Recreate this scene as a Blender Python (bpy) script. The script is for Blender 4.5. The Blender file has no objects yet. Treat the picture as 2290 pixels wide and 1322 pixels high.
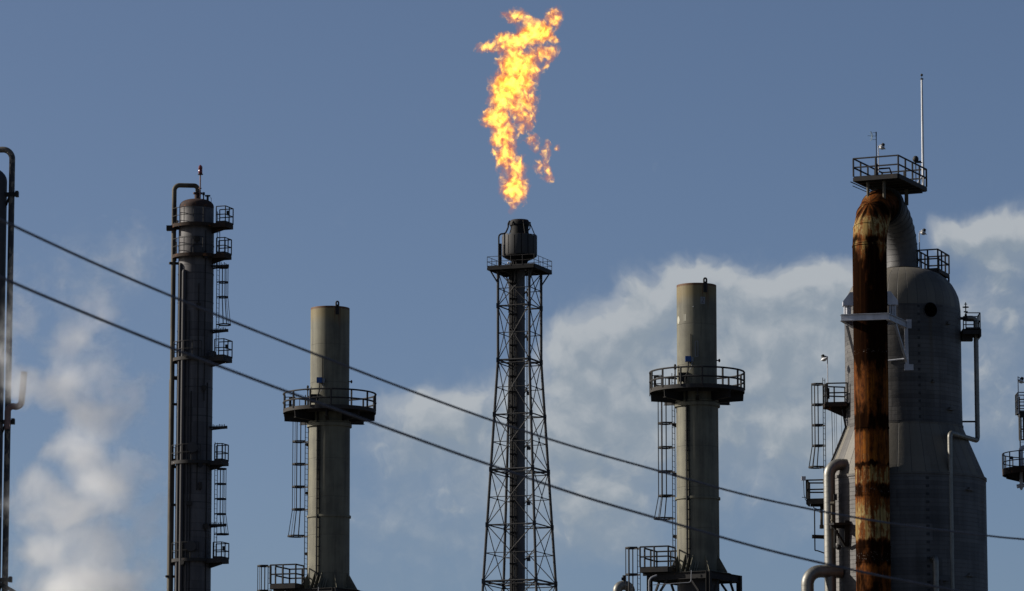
import bpy, bmesh, math, random
from mathutils import Vector, Matrix, Euler

random.seed(7)
R = math.radians
SC = bpy.context.scene
COL = SC.collection

# ------------------------------------------------------------------ camera model
FPX, PITCH = 10000.0, R(8.7)
CAM = Vector((0, 0, 1.7))
CP, SP = math.cos(PITCH), math.sin(PITCH)
PW, PH = 2290, 1322


def ray(px, py):
    x = (px - PW / 2) / FPX
    y = (PH / 2 - py) / FPX
    return Vector((x, CP - y * SP, SP + y * CP))


def W3(px, py, D):
    d = ray(px, py)
    return CAM + d * (D / d.y)


GA = R(20.4)                                  # the plant grid is turned against the view
ER = Vector((math.cos(GA), -math.sin(GA), 0))  # along the fronts, to the right and nearer
ED = Vector((math.sin(GA), math.cos(GA), 0))   # going back
UZ = Vector((0, 0, 1))
SUN_AZ, SUN_EL = R(-80), R(25)                 # from +Y, negative to the left
SUN_DIR = Vector((math.sin(SUN_AZ) * math.cos(SUN_EL), math.cos(SUN_AZ) * math.cos(SUN_EL), math.sin(SUN_EL)))


# ------------------------------------------------------------------ node helper
class NT:
    def __init__(self, tree):
        self.t = tree

    def n(self, typ, ins=None, **props):
        nd = self.t.nodes.new(typ)
        for k, v in props.items():
            setattr(nd, k, v)
        for k, v in (ins or {}).items():
            self.put(nd.inputs[k], v)
        return nd

    def put(self, sock, v):
        if isinstance(v, bpy.types.NodeSocket):
            self.t.links.new(v, sock)
        elif isinstance(v, bpy.types.Node):
            self.t.links.new(v.outputs[0], sock)
        elif v is not None:
            sock.default_value = v

    def m(self, op, a, b=None, c=None, clamp=False):
        nd = self.t.nodes.new('ShaderNodeMath')
        nd.operation = op
        nd.use_clamp = clamp
        self.put(nd.inputs[0], a)
        if b is not None:
            self.put(nd.inputs[1], b)
        if c is not None:
            self.put(nd.inputs[2], c)
        return nd.outputs[0]

    def v(self, op, a, b=None, scale=None):
        nd = self.t.nodes.new('ShaderNodeVectorMath')
        nd.operation = op
        self.put(nd.inputs[0], a)
        if b is not None:
            self.put(nd.inputs[1], b)
        if scale is not None:
            self.put(nd.inputs['Scale'], scale)
        return nd.outputs['Value'] if op in ('LENGTH', 'DOT_PRODUCT', 'DISTANCE') else nd.outputs[0]

    def xyz(self, a):
        s = self.n('ShaderNodeSeparateXYZ', {0: a})
        return s.outputs[0], s.outputs[1], s.outputs[2]

    def comb(self, x, y, z):
        return self.n('ShaderNodeCombineXYZ', {0: x, 1: y, 2: z}).outputs[0]

    def noise(self, vec, scale, detail=3.0, rough=0.55, dist=0.0, color=False, dim='3D'):
        nd = self.n('ShaderNodeTexNoise', {'Vector': vec, 'Scale': scale, 'Detail': detail, 'Roughness': rough, 'Distortion': dist}, noise_dimensions=dim)
        return nd.outputs['Color'] if color else nd.outputs['Fac']

    def mr(self, v, a, b, c=0.0, d=1.0, smooth=True):
        nd = self.n('ShaderNodeMapRange', {'Value': v, 'From Min': a, 'From Max': b, 'To Min': c, 'To Max': d})
        nd.interpolation_type = 'SMOOTHSTEP' if smooth else 'LINEAR'
        return nd.outputs[0]

    def mix(self, f, a, b):
        nd = self.n('ShaderNodeMix', data_type='RGBA')
        self.put(nd.inputs[0], f)
        self.put(nd.inputs[6], a)
        self.put(nd.inputs[7], b)
        return nd.outputs[2]

    def ramp(self, f, stops, interp='LINEAR'):
        nd = self.n('ShaderNodeValToRGB', {0: f})
        cr = nd.color_ramp
        cr.interpolation = interp
        while len(cr.elements) < len(stops):
            cr.elements.new(0.5)
        for e, (p, c) in zip(cr.elements, stops):
            e.position = p
            e.color = (*c, 1)
        return nd.outputs[0]


def rgb(c):
    return (c[0], c[1], c[2], 1.0)


def new_mat(name):
    m = bpy.data.materials.new(name)
    m.use_nodes = True
    t = m.node_tree
    t.nodes.clear()
    N = NT(t)
    out = N.n('ShaderNodeOutputMaterial')
    return m, N, out


def finish(N, out, col, rough, metal=0.0, bump=None, bdist=0.02, spec=0.4):
    b = N.n('ShaderNodeBsdfPrincipled', {'Base Color': col, 'Roughness': rough, 'Metallic': metal, 'Specular IOR Level': spec})
    if bump is not None:
        bn = N.n('ShaderNodeBump', {'Height': bump, 'Strength': 0.5, 'Distance': bdist})
        N.put(b.inputs['Normal'], bn.outputs[0])
    N.put(out.inputs['Surface'], b.outputs[0])


def cyl(N, p, rad):
    """unrolled coordinates of an upright cylinder: arc length, height"""
    x, y, z = N.xyz(p)
    a = N.m('ARCTAN2', x, N.m('MULTIPLY', y, -1.0))    # 0 faces the camera, + to the right
    return N.m('MULTIPLY', a, rad), z, a


def steel(name, base, dirt, rough=0.6, metal=0.0, rust=0.0, scale=1.0, spec=0.35):
    m, N, out = new_mat(name)
    p = N.n('ShaderNodeTexCoord').outputs['Object']
    if max(base) < .3:
        base, dirt = [c * .78 for c in base], [c * .78 for c in dirt]
    st = N.v('MULTIPLY', p, (scale * 2.2, scale * 2.2, scale * 0.22))
    n1 = N.noise(st, 1.0, 5, 0.6)
    n2 = N.noise(p, 0.9 * scale, 4, 0.6)
    f = N.mr(N.m('ADD', N.m('MULTIPLY', n1, 0.6), N.m('MULTIPLY', n2, 0.4)), 0.35, 0.66)
    col = N.mix(f, rgb(base), rgb(dirt))
    if rust > 0:
        n3 = N.noise(p, 3.1 * scale, 6, 0.7)
        rf = N.mr(n3, 0.72 - rust * 0.3, 0.80 - rust * 0.25)
        col = N.mix(rf, col, rgb((0.16, 0.065, 0.025)))
    n4 = N.noise(p, 25.0 * scale, 2, 0.5)
    finish(N, out, col, N.m('ADD', rough - 0.1, N.m('MULTIPLY', n2, 0.2)), metal, n4, 0.004, spec)
    return m


M = {}
M['frame'] = steel('painted_dark_steel', (0.018, 0.018, 0.020), (0.030, 0.028, 0.027), 0.75, 0.0, 0.2, 1.0, .15)
M['rail'] = steel('railing_steel', (0.018, 0.018, 0.021), (0.032, 0.030, 0.029), 0.7, 0.0, 0.2, 2.0, .2)
M['deck'] = steel('deck_steel', (0.024, 0.024, 0.027), (0.042, 0.037, 0.032), 0.75, 0.0, 0.35, 1.0, .2)
M['rustdeck'] = steel('rusted_deck_steel', (0.045, 0.029, 0.020), (0.028, 0.022, 0.02), 0.85, 0.0, 0.45, 1.0, .15)
M['flare'] = steel('sooty_steel', (0.010, 0.010, 0.011), (0.018, 0.017, 0.017), 0.7, 0.0, 0.05, 1.0, .15)
M['flaredrum'] = steel('heat_stained_steel', (0.036, 0.036, 0.039), (0.055, 0.052, 0.049), 0.65, 0.0, 0.1, 0.8, .2)
M['riser'] = steel('grey_riser', (0.105, 0.105, 0.112), (0.060, 0.058, 0.060), 0.6, 0.0, 0.1, .7, .25)
M['lattice'] = steel('weathered_lattice_steel', (0.046, 0.046, 0.050), (0.030, 0.029, 0.029), 0.7, 0.0, 0.2, 1.0, .2)
M['column'] = steel('dull_grey_cladding', (0.042, 0.041, 0.045), (0.062, 0.060, 0.063), 0.65, 0.0, 0.05, 0.6, .2)
M['pipe'] = steel('weathered_pipe', (0.115, 0.10, 0.072), (0.04, 0.034, 0.028), 0.7, 0.0, 0.3, 0.7, .2)
M['pinkpipe'] = steel('primer_red_pipe', (0.24, 0.15, 0.14), (0.16, 0.10, 0.09), 0.6, 0.0, 0.3)
M['white'] = steel('white_paint', (0.56, 0.57, 0.59), (0.42, 0.42, 0.42), 0.45, 0.0, 0.0)
M['greywhite'] = steel('light_grey_paint', (0.42, 0.43, 0.47), (0.30, 0.31, 0.34), 0.5, 0.0, 0.16, 1.6)
M['blue'] = steel('blue_enamel', (0.012, 0.075, 0.27), (0.012, 0.05, 0.2), 0.4, 0.0, 0.0)
M['black'] = steel('matt_black', (0.008, 0.008, 0.009), (0.014, 0.014, 0.014), 0.7)
M['hole_shade'] = steel('hole_shade_black', (0.0012, 0.0012, 0.0012), (0.002, 0.002, 0.002), 0.95, spec=0.0)  # near-black colour standing for the shade inside the manway
M['cable'] = steel('cable_sheath', (0.060, 0.060, 0.080), (0.085, 0.085, 0.105), 0.6, 0.0, 0.0, 4.0)
M['red'] = steel('red_glass', (0.16, 0.012, 0.014), (0.10, 0.01, 0.01), 0.25, 0.0, 0.0, 2.0, 0.5)
M['marking'] = steel('pale_marking_paint', (0.34, 0.33, 0.26), (0.24, 0.23, 0.19), 0.6)
M['plate'] = steel('pale_grey_plate', (0.24, 0.25, 0.28), (0.19, 0.2, 0.22), 0.6)
M['antenna'] = steel('galvanised_grid', (0.20, 0.26, 0.28), (0.14, 0.18, 0.2), 0.5, 0.3)
M['domerust'] = steel('rusty_dome', (0.062, 0.034, 0.027), (0.036, 0.026, 0.025), 0.8, 0.0, 0.5, 1.0, .15)


def alu(name, base, rad, pitch=0.26, metal=0.55, rough=0.48):
    """jacketed insulation on a bent pipe or duct: bands along the run are modelled in the sweep, stains here"""
    m, N, out = new_mat(name)
    p = N.n('ShaderNodeTexCoord').outputs['Object']
    x, y, z = N.xyz(p)
    n1 = N.noise(N.v('MULTIPLY', p, (1.6, 1.6, 0.35)), 1.0, 4, 0.6)
    n2 = N.noise(p, 4.0, 5, 0.65)
    f = N.mr(N.m('ADD', N.m('MULTIPLY', n1, 0.7), N.m('MULTIPLY', n2, 0.3)), 0.36, 0.64)
    col = N.mix(f, rgb(base), rgb([c * 0.62 for c in base]))
    rf = N.mr(n2, 0.68, 0.76)
    col = N.mix(N.m('MULTIPLY', rf, 0.5), col, rgb((0.14, 0.09, 0.05)))
    finish(N, out, col, N.m('ADD', rough, N.m('MULTIPLY', n2, 0.15)), metal, n2, 0.01, 0.5)
    return m


M['alu'] = alu('aluminium_jacket', (0.205, 0.20, 0.18), 0.3, metal=0.6, rough=0.42)
M['duct'] = alu('dull_duct_jacket', (0.066, 0.065, 0.065), 0.9, metal=0.1, rough=0.55)


def stack_mat(name, s, lug_x, ztop, rad, k, seed):
    """weathered olive beige stack paint: rusty top rim, runs under the lug, weld seams, soft streaks"""
    m, N, out = new_mat(name)
    p = N.n('ShaderNodeTexCoord').outputs['Object']
    u, z, a = cyl(N, p, rad)
    p = N.v('ADD', p, (seed, seed * .7, seed * 1.3))
    cu = N.v('ADD', N.comb(u, z, 0.0), (seed, seed * 2.1, 0))
    st = N.noise(N.v('MULTIPLY', cu, (3.2, 0.16, 1)), 1.0, 6, 0.62)
    st2 = N.noise(N.v('MULTIPLY', cu, (9.0, 0.35, 1)), 1.0, 4, 0.6)
    bl = N.noise(p, 0.8, 4, 0.6)
    f = N.mr(N.m('ADD', N.m('MULTIPLY', st, 0.55), N.m('MULTIPLY', bl, 0.45)), 0.36, 0.66)
    col = N.mix(f, rgb((0.142, 0.135, 0.099)), rgb((0.074, 0.070, 0.055)))
    # plate seams every 2.4 m
    sz = N.m('ABSOLUTE', N.m('SUBTRACT', N.m('FRACT', N.m('DIVIDE', N.m('SUBTRACT', ztop, z), 2.17)), 0.5))
    seam = N.mr(sz, 0.488, 0.5)
    col = N.mix(N.m('MULTIPLY', seam, 0.5), col, rgb((0.06, 0.055, 0.045)))
    d = N.m('SUBTRACT', ztop, z)
    # dark vertical runs and a few rust spots
    rn = N.mr(st2, .56, .74)
    col = N.mix(N.m('MULTIPLY', rn, .45), col, rgb((0.05, 0.045, 0.036)))
    sp_ = N.mr(N.noise(p, 2.6, 6, .7), .66, .72)
    col = N.mix(N.m('MULTIPLY', sp_, .55), col, rgb((0.10, 0.048, 0.022)))
    # yellowed heat stain and rust below the rim
    wob = N.m('MULTIPLY', st2, 0.9)
    heat = N.mr(N.m('SUBTRACT', d, N.m('MULTIPLY', bl, 0.8)), 0.0, 0.75, 1.0, 0.0)
    col = N.mix(N.m('MULTIPLY', heat, 0.55), col, rgb((0.19, 0.14, 0.055)))
    rim = N.mr(N.m('SUBTRACT', d, N.m('MULTIPLY', wob, 0.16)), 0.0, 0.09, 1.0, 0.0)
    col = N.mix(N.m('MULTIPLY', rim, 0.9), col, rgb((0.085, 0.036, 0.016)))
    for dx, ln, w in ((-0.13, 0.95, 0.05), (0.10, 1.15, 0.06), (0.03, 0.5, 0.07), (0.19, 1.6, 0.05)):
        du = N.m('ABSOLUTE', N.m('SUBTRACT', N.m('ADD', u, N.m('MULTIPLY', N.m('SUBTRACT', bl, 0.5), 0.12)), lug_x + dx))
        run = N.m('MULTIPLY', N.mr(du, w, 0.0), N.mr(N.m('SUBTRACT', d, N.m('MULTIPLY', st2, 0.3)), ln, ln * 0.3))
        col = N.mix(N.m('MULTIPLY', run, 0.85), col, rgb((0.085, 0.033, 0.014)))
    hgt = N.m('ADD', N.m('MULTIPLY', seam, -1.0), N.m('MULTIPLY', bl, 0.6))
    finish(N, out, col, N.m('ADD', 0.55, N.m('MULTIPLY', st, 0.2)), 0.0, hgt, 0.02, 0.2)
    return m


def vessel_mat():
    m, N, out = new_mat('vessel_jacket')
    p = N.n('ShaderNodeTexCoord').outputs['Object']
    u, z, a = cyl(N, p, 3.2)
    return m, N, out, p, u, z, a


# ------------------------------------------------------------------ mesh helper
class MB:
    def __init__(self):
        self.v, self.f, self.mi = [], [], []
        self.cuts = []
        self.cur = 0

    def add(self, vs, fs):
        o = len(self.v)
        self.v += [tuple(q) for q in vs]
        self.f += [tuple(i + o for i in f) for f in fs]
        self.mi += [self.cur] * len(fs)
        return self

    def tube(self, pts, r, n=8, closed=False, radii=None, caps=True):
        pts = [Vector(q) for q in pts]
        m = len(pts)
        T = []
        for i in range(m):
            if closed:
                t = pts[(i + 1) % m] - pts[i - 1]
            else:
                t = pts[min(i + 1, m - 1)] - pts[max(i - 1, 0)]
            T.append(t.normalized())
        ref = UZ if abs(T[0].z) < 0.9 else Vector((1, 0, 0))
        nrm = T[0].cross(ref).normalized()
        vs, fs = [], []
        for i in range(m):
            if i:
                nrm = T[i - 1].rotation_difference(T[i]) @ nrm
            nrm = (nrm - T[i] * nrm.dot(T[i])).normalized()
            b = T[i].cross(nrm)
            rr = radii[i] if radii else r
            for j in range(n):
                a = 2 * math.pi * j / n
                vs.append(pts[i] + (nrm * math.cos(a) + b * math.sin(a)) * rr)
        for i in range(m if closed else m - 1):
            for j in range(n):
                q = (i + 1) % m
                fs.append((i * n + j, i * n + (j + 1) % n, q * n + (j + 1) % n, q * n + j))
        if caps and not closed:
            fs.append(tuple(range(n - 1, -1, -1)))
            fs.append(tuple((m - 1) * n + j for j in range(n)))
        return self.add(vs, fs)

    def obox(self, c, x, y, z):
        """box about c with half-axes x, y, z"""
        c, x, y, z = Vector(c), Vector(x), Vector(y), Vector(z)
        vs = [c + x * i + y * j + z * k for k in (-1, 1) for j in (-1, 1) for i in (-1, 1)]
        return self.add(vs, [(0, 2, 3, 1), (4, 5, 7, 6), (0, 1, 5, 4), (2, 6, 7, 3), (0, 4, 6, 2), (1, 3, 7, 5)])

    def box(self, c, sx, sy, sz, ax=None, ay=None):
        ax = ax or Vector((1, 0, 0))
        ay = ay or Vector((0, 1, 0))
        return self.obox(c, ax * sx / 2, ay * sy / 2, UZ * sz / 2)

    def bar(self, p0, p1, w, h, up=None):
        p0, p1 = Vector(p0), Vector(p1)
        d = (p1 - p0)
        L = d.length
        d.normalize()
        up = Vector(up) if up else (UZ if abs(d.z) < 0.95 else Vector((0, 1, 0)))
        s = d.cross(up).normalized()
        u = s.cross(d).normalized()
        return self.obox((p0 + p1) / 2, d * L / 2, s * w / 2, u * h / 2)

    def ibeam(self, p0, p1, w, h, t, up=None):
        p0, p1 = Vector(p0), Vector(p1)
        d = (p1 - p0).normalized()
        up = Vector(up) if up else (UZ if abs(d.z) < 0.95 else Vector((0, 1, 0)))
        s = d.cross(up).normalized()
        u = s.cross(d).normalized()
        self.bar(p0 + u * (h / 2 - t / 2), p1 + u * (h / 2 - t / 2), w, t, u)
        self.bar(p0 - u * (h / 2 - t / 2), p1 - u * (h / 2 - t / 2), w, t, u)
        return self.bar(p0, p1, t, h - 2 * t - 0.004, u)

    def lathe(self, prof, n=64, c=(0, 0), a0=0.0, a1=None, cap=False):
        full = a1 is None
        a1 = a0 + 2 * math.pi if full else a1
        k = n if full else n + 1
        vs, fs = [], []
        for r, z in prof:
            for j in range(k):
                a = a0 + (a1 - a0) * j / n
                vs.append((c[0] + r * math.sin(a), c[1] - r * math.cos(a), z))
        for i in range(len(prof) - 1):
            for j in range(n):
                q = (j + 1) % k
                fs.append((i * k + j, i * k + q, (i + 1) * k + q, (i + 1) * k + j))
        if cap:
            fs.append(tuple(range(k - 1, -1, -1)))
            fs.append(tuple((len(prof) - 1) * k + j for j in range(k)))
        return self.add(vs, fs)

    def plate(self, poly, thick):
        poly = [Vector(q) for q in poly]
        thick = Vector(thick)
        n = len(poly)
        vs = [q - thick / 2 for q in poly] + [q + thick / 2 for q in poly]
        fs = [tuple(range(n - 1, -1, -1)), tuple(range(n, 2 * n))]
        fs += [(i, (i + 1) % n, n + (i + 1) % n, n + i) for i in range(n)]
        return self.add(vs, fs)

    def ball(self, c, r, nu=12, nv=8, sc=(1, 1, 1)):
        c = Vector(c)
        vs = [c + Vector((0, 0, r * sc[2]))]
        for i in range(1, nv):
            t = math.pi * i / nv
            for j in range(nu):
                a = 2 * math.pi * j / nu
                vs.append(c + Vector((r * sc[0] * math.sin(t) * math.cos(a), r * sc[1] * math.sin(t) * math.sin(a), r * sc[2] * math.cos(t))))
        vs.append(c - Vector((0, 0, r * sc[2])))
        fs = [(0, 1 + j, 1 + (j + 1) % nu) for j in range(nu)]
        for i in range(nv - 2):
            for j in range(nu):
                q = (j + 1) % nu
                fs.append((1 + i * nu + j, 1 + (i + 1) * nu + j, 1 + (i + 1) * nu + q, 1 + i * nu + q))
        e = len(vs) - 1
        fs += [(e, 1 + (nv - 2) * nu + (j + 1) % nu, 1 + (nv - 2) * nu + j) for j in range(nu)]
        return self.add(vs, fs)

    def cut(self):
        self.cuts.append((len(self.v), len(self.f)))
        return self

    def build_each(self, name, mat, parent=None, smooth=35):
        """every piece between two cuts becomes an object of its own"""
        out, v0, f0 = [], 0, 0
        for v1, f1 in self.cuts + [(len(self.v), len(self.f))]:
            if f1 > f0:
                q = MB()
                q.add(self.v[v0:v1], [tuple(i - v0 for i in f) for f in self.f[f0:f1]])
                out.append(q.build(name, mat, parent, smooth))
            v0, f0 = v1, f1
        return out

    def build(self, name, mat, parent=None, smooth=35, label=None):
        me = bpy.data.meshes.new(name)
        me.from_pydata(self.v, [], self.f)
        bm = bmesh.new()
        bm.from_mesh(me)
        bmesh.ops.recalc_face_normals(bm, faces=bm.faces)
        bm.to_mesh(me)
        bm.free()
        mats = mat if isinstance(mat, (list, tuple)) else [mat]
        for q in mats:
            me.materials.append(q)
        if len(mats) > 1:
            me.polygons.foreach_set('material_index', self.mi)
        if smooth:
            me.polygons.foreach_set('use_smooth', [True] * len(me.polygons))
            me.set_sharp_from_angle(angle=R(smooth))
        o = bpy.data.objects.new(name, me)
        COL.objects.link(o)
        if parent is not None:
            o.parent = parent
        if label:
            o['label'] = label
        return o


def fillet(pts, r, n=8):
    """round the corners of a polyline"""
    pts = [Vector(q) for q in pts]
    out = [pts[0]]
    for i in range(1, len(pts) - 1):
        a, b, c = pts[i - 1], pts[i], pts[i + 1]
        d0, d1 = (a - b).normalized(), (c - b).normalized()
        ang = d0.angle(d1)
        t = min(r / math.tan(ang / 2), (a - b).length * 0.49, (c - b).length * 0.49)
        rr = t * math.tan(ang / 2)
        cen = b + (d0 + d1).normalized() * (rr / math.sin(ang / 2))
        p, q = b + d0 * t, b + d1 * t
        v0, v1 = p - cen, q - cen
        tot = v0.angle(v1)
        for k in range(n + 1):
            f = k / n
            w = (v0 * math.sin((1 - f) * tot) + v1 * math.sin(f * tot)) / math.sin(tot)
            out.append(cen + w)
    out.append(pts[-1])
    return out


def dense(pts, step):
    """resample a polyline about every step"""
    pts = [Vector(q) for q in pts]
    out = [pts[0]]
    for a, b in zip(pts, pts[1:]):
        k = max(1, int((b - a).length / step))
        for i in range(1, k + 1):
            out.append(a.lerp(b, i / k))
    return out


def bands(mb, pts, r, step, w=0.035, up=0.012, n=16):
    """raised jacket bands along a pipe run"""
    pts = dense(pts, 0.05)
    acc, last = 0.0, pts[0]
    for i in range(1, len(pts) - 1):
        acc += (pts[i] - pts[i - 1]).length
        if acc >= step:
            acc = 0.0
            t = (pts[i + 1] - pts[i - 1]).normalized()
            mb.tube([pts[i] - t * w / 2, pts[i] + t * w / 2], r + up, n)


class T:
    """a thing: an Empty at its base, with a helper that turns a photo point at a depth into a local point"""

    def __init__(self, name, label, cat, px, py, D, group=None, base=None):
        self.D = D
        self.s = D / FPX
        w = W3(px, py, D)
        self.base = Vector((w.x, D, 0.0)) if base is None else Vector(base)
        o = bpy.data.objects.new(name, None)
        o.empty_display_size = 0.5
        COL.objects.link(o)
        o.location = self.base
        o['label'] = label
        o['category'] = cat
        o['kind'] = 'thing'
        if group:
            o['group'] = group
        self.o = o
        self.cx = px

    def L(self, px, py, dd=0.0):
        return W3(px, py, self.D + dd) - self.base

    def z(self, py, dd=0.0):
        return self.L(self.cx, py, dd).z


def rail(mb, path, h=1.05, closed=False, step=1.2, r=0.025, toe=True, lows=(0.5,), post_r=None):
    path = [Vector(q) for q in path]
    loop = path + [path[0]] if closed else path
    for f in (1.0,) + tuple(lows):
        up = UZ * h * f
        mb.tube([q + up for q in path], r, 6, closed)
    for a, b in zip(loop, loop[1:]):
        k = max(1, round((b - a).length / step))
        for i in range(k if closed else k + 1):
            q = a.lerp(b, i / k)
            mb.tube([q, q + UZ * h], post_r or r * 1.15, 6)
    if toe:
        for a, b in zip(loop, loop[1:]):
            mb.bar(a + UZ * 0.055, b + UZ * 0.055, 0.012, 0.11)


def ring_pts(rad, z, a0, a1, n, c=(0, 0)):
    return [Vector((c[0] + rad * math.sin(a0 + (a1 - a0) * i / n), c[1] - rad * math.cos(a0 + (a1 - a0) * i / n), z)) for i in range(n + 1)]


def ring_rail(mb, rad, z, a0, a1, h=1.0, posts=8, r=0.027, n=40, c=(0, 0), toe=True, lows=(0.5,)):
    for f in (1.0,) + tuple(lows):
        mb.tube(ring_pts(rad, z + h * f, a0, a1, n, c), r, 6)
    for q in ring_pts(rad, z, a0, a1, posts, c):
        mb.tube([q, q + UZ * h], r * 1.2, 6)
    if toe:
        mb.lathe([(rad - 0.006, z), (rad + 0.006, z), (rad + 0.006, z + 0.11), (rad - 0.006, z + 0.11), (rad - 0.006, z)], n, c, a0, a1)


def ladder(thing, p, out, z0, z1, cage=None, hoop=1.2, flare=True, mat=None, rung_mat=None, w=0.45, cr=0.37, off=0.36):
    """p: foot of the ladder centre line (xy), out: direction the climber leans to"""
    out = Vector(out).normalized()
    sd = Vector((-out.y, out.x, 0))
    p = Vector((p[0], p[1], 0))
    mb = MB()
    for sg in (-1, 1):
        q = p + sd * (sg * w / 2)
        mb.bar(q + UZ * z0, q + UZ * z1, 0.065, 0.022, out)
    z = z0 + 0.15
    while z < z1 - 0.1:
        mb.tube([p - sd * (w / 2) + UZ * z, p + sd * (w / 2) + UZ * z], 0.012, 5)
        z += 0.3
    lad = mb.build('ladder', mat or M['rail'], thing.o if isinstance(thing, T) else thing)
    if cage:
        c0, c1 = cage
        mb = MB()

        def hoop_pts(zz, k=1.0):
            pts = [p + sd * (w / 2) + UZ * zz]
            for i in range(13):
                a = -math.pi / 2 + math.pi * i / 12
                pts.append(p + out * (off * k + cr * k * math.cos(a)) - sd * (cr * k * math.sin(a)) + UZ * zz)
            pts.append(p - sd * (w / 2) + UZ * zz)
            return pts
        zs = []
        zz = c1
        while zz > c0 + (1.0 if flare else 0.3):
            zs.append((zz, 1.0))
            zz -= hoop
        zs.append((c0, 1.28 if flare else 1.0))
        rings = [hoop_pts(a, k) for a, k in zs]
        for rg in rings:
            for a, b in zip(rg, rg[1:]):
                mb.bar(a, b, 0.016, 0.085)
        for idx in (2, 4, 7, 10, 12):
            for a, b in zip(rings, rings[1:]):
                mb.bar(a[idx], b[idx], 0.062, 0.016, (a[idx] - (p + UZ * a[idx].z)).normalized())
        mb.build('cage', mat or M['rail'], lad)
    return lad


# ------------------------------------------------------------------ world: sky with cumulus
def build_world():
    w = bpy.data.worlds.new('World')
    SC.world = w
    w.use_nodes = True
    w.cycles.sampling_method = 'MANUAL'
    w.cycles.sample_map_resolution = 512
    t = w.node_tree
    t.nodes.clear()
    N = NT(t)
    out = N.n('ShaderNodeOutputWorld')
    sky = N.n('ShaderNodeTexSky')
    sky.sky_type = 'NISHITA'
    sky.sun_disc = False
    sky.sun_elevation = SUN_EL
    sky.sun_rotation = SUN_AZ
    sky.air_density = 0.55
    sky.dust_density = 1.4
    sky.ozone_density = 2.1
    d = N.n('ShaderNodeTexCoord').outputs['Generated']
    x, y, z = N.xyz(d)
    yy = N.m('MAXIMUM', y, 0.05)
    u = N.m('DIVIDE', x, yy)
    v = N.m('DIVIDE', z, yy)
    uv = N.comb(u, v, 0.0)

    def duv(px, py):
        q = ray(px, py)
        return q.x / q.y, q.z / q.y
    lobes = [  # where the cloud banks stand on the sky: centre, half sizes, weight
        (1270, 775, 40, 40, .75), (1335, 775, 70, 50, .6), (1410, 710, 60, 55, .8), (1480, 680, 70, 55, .75), (1560, 648, 62, 46, 1.0),
        (1615, 650, 50, 50, .8), (1700, 655, 60, 40, .85), (1770, 665, 70, 40, .6), (1855, 645, 60, 42, .9), (1930, 650, 60, 50, .8),
        (1560, 780, 190, 110, .9), (1780, 770, 180, 110, .9), (1350, 880, 120, 90, .75), (1450, 910, 200, 90, .65), (1390, 1000, 130, 90, .48),
        (1360, 1150, 90, 80, .42), (1420, 1210, 100, 50, .22), (1700, 930, 200, 120, .55), (1880, 900, 140, 180, .6), (1700, 1120, 160, 90, .12),
        (1562, 614, 26, 15, .55), (1602, 607, 26, 15, .55), (1640, 622, 24, 14, .4), (1702, 628, 34, 17, .5), (1765, 634, 26, 14, .35), (1868, 621, 38, 18, .55), (1280, 748, 34, 22, .5), (1415, 672, 30, 22, .4), (2170, 500, 26, 14, .4), (2240, 492, 32, 14, .45),
        (930, 915, 75, 38, .42), (1010, 925, 90, 50, .36), (950, 975, 150, 60, .32), (1090, 930, 90, 70, .34), (1130, 1010, 150, 100, .3), (1190, 880, 70, 60, .22),
        (1000, 1150, 260, 160, .22), (1250, 1050, 120, 120, .35),
        (2140, 525, 45, 32, .6), (2205, 510, 50, 30, .75), (2270, 505, 45, 36, .85), (2330, 530, 60, 50, .6), (2240, 560, 70, 50, .5),
        (2230, 680, 120, 110, .34), (2200, 850, 120, 120, .30), (2260, 960, 90, 60, .2),
        (250, 600, 110, 90, .16),
    ]
    ng = bpy.data.node_groups.new('cloud_field', 'ShaderNodeTree')
    ng.interface.new_socket('Vector', in_out='INPUT', socket_type='NodeSocketVector')
    ng.interface.new_socket('Field', in_out='OUTPUT', socket_type='NodeSocketFloat')
    ng.interface.new_socket('Veil', in_out='OUTPUT', socket_type='NodeSocketFloat')
    G = NT(ng)
    gi = G.n('NodeGroupInput').outputs[0]
    go = G.n('NodeGroupOutput')
    warp = G.noise(gi, 55.0, 2, 0.55, color=True, dim='2D')
    p = G.v('ADD', gi, G.v('SCALE', G.v('SUBTRACT', warp, (0.5, 0.5, 0.5)), scale=0.0085))
    warp2 = G.noise(p, 210.0, 2, 0.6, color=True, dim='2D')
    p = G.v('ADD', p, G.v('SCALE', G.v('SUBTRACT', warp2, (0.5, 0.5, 0.5)), scale=0.0034))
    tot = None
    for px, py, rx, ry, wt in lobes:
        c = duv(px, py)
        q = G.v('MULTIPLY', G.v('SUBTRACT', p, (c[0], c[1], 0)), (FPX / rx * .98, FPX / ry * .98, 0))
        g = G.m('EXPONENT', G.m('MULTIPLY', G.v('DOT_PRODUCT', q, q), -0.9))
        tot = G.m('MULTIPLY', g, wt) if tot is None else G.m('MULTIPLY_ADD', g, wt, tot)
    fb = G.noise(p, 95.0, 8, 0.62, dim='2D')

    def puffs(scale):
        nd = G.n('ShaderNodeTexVoronoi', {'Vector': p, 'Scale': scale, 'Smoothness': .35, 'Detail': 0.0}, feature='SMOOTH_F1', voronoi_dimensions='2D')
        return G.m('SUBTRACT', .5, nd.outputs['Distance'])
    pf = G.m('ADD', G.m('MULTIPLY', puffs(75.0), .5), G.m('MULTIPLY', puffs(190.0), .32))
    sat = G.m('DIVIDE', tot, G.m('ADD', tot, 0.55))
    fld = G.m('ADD', G.m('MULTIPLY', sat, 1.35), G.m('ADD', G.m('MULTIPLY', G.m('SUBTRACT', fb, 0.5), 0.8), G.m('MULTIPLY', pf, .62)))
    G.put(go.inputs[0], fld)
    G.put(go.inputs[1], G.m('ADD', sat, G.m('MULTIPLY', G.m('SUBTRACT', fb, .5), .35)))

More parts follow.
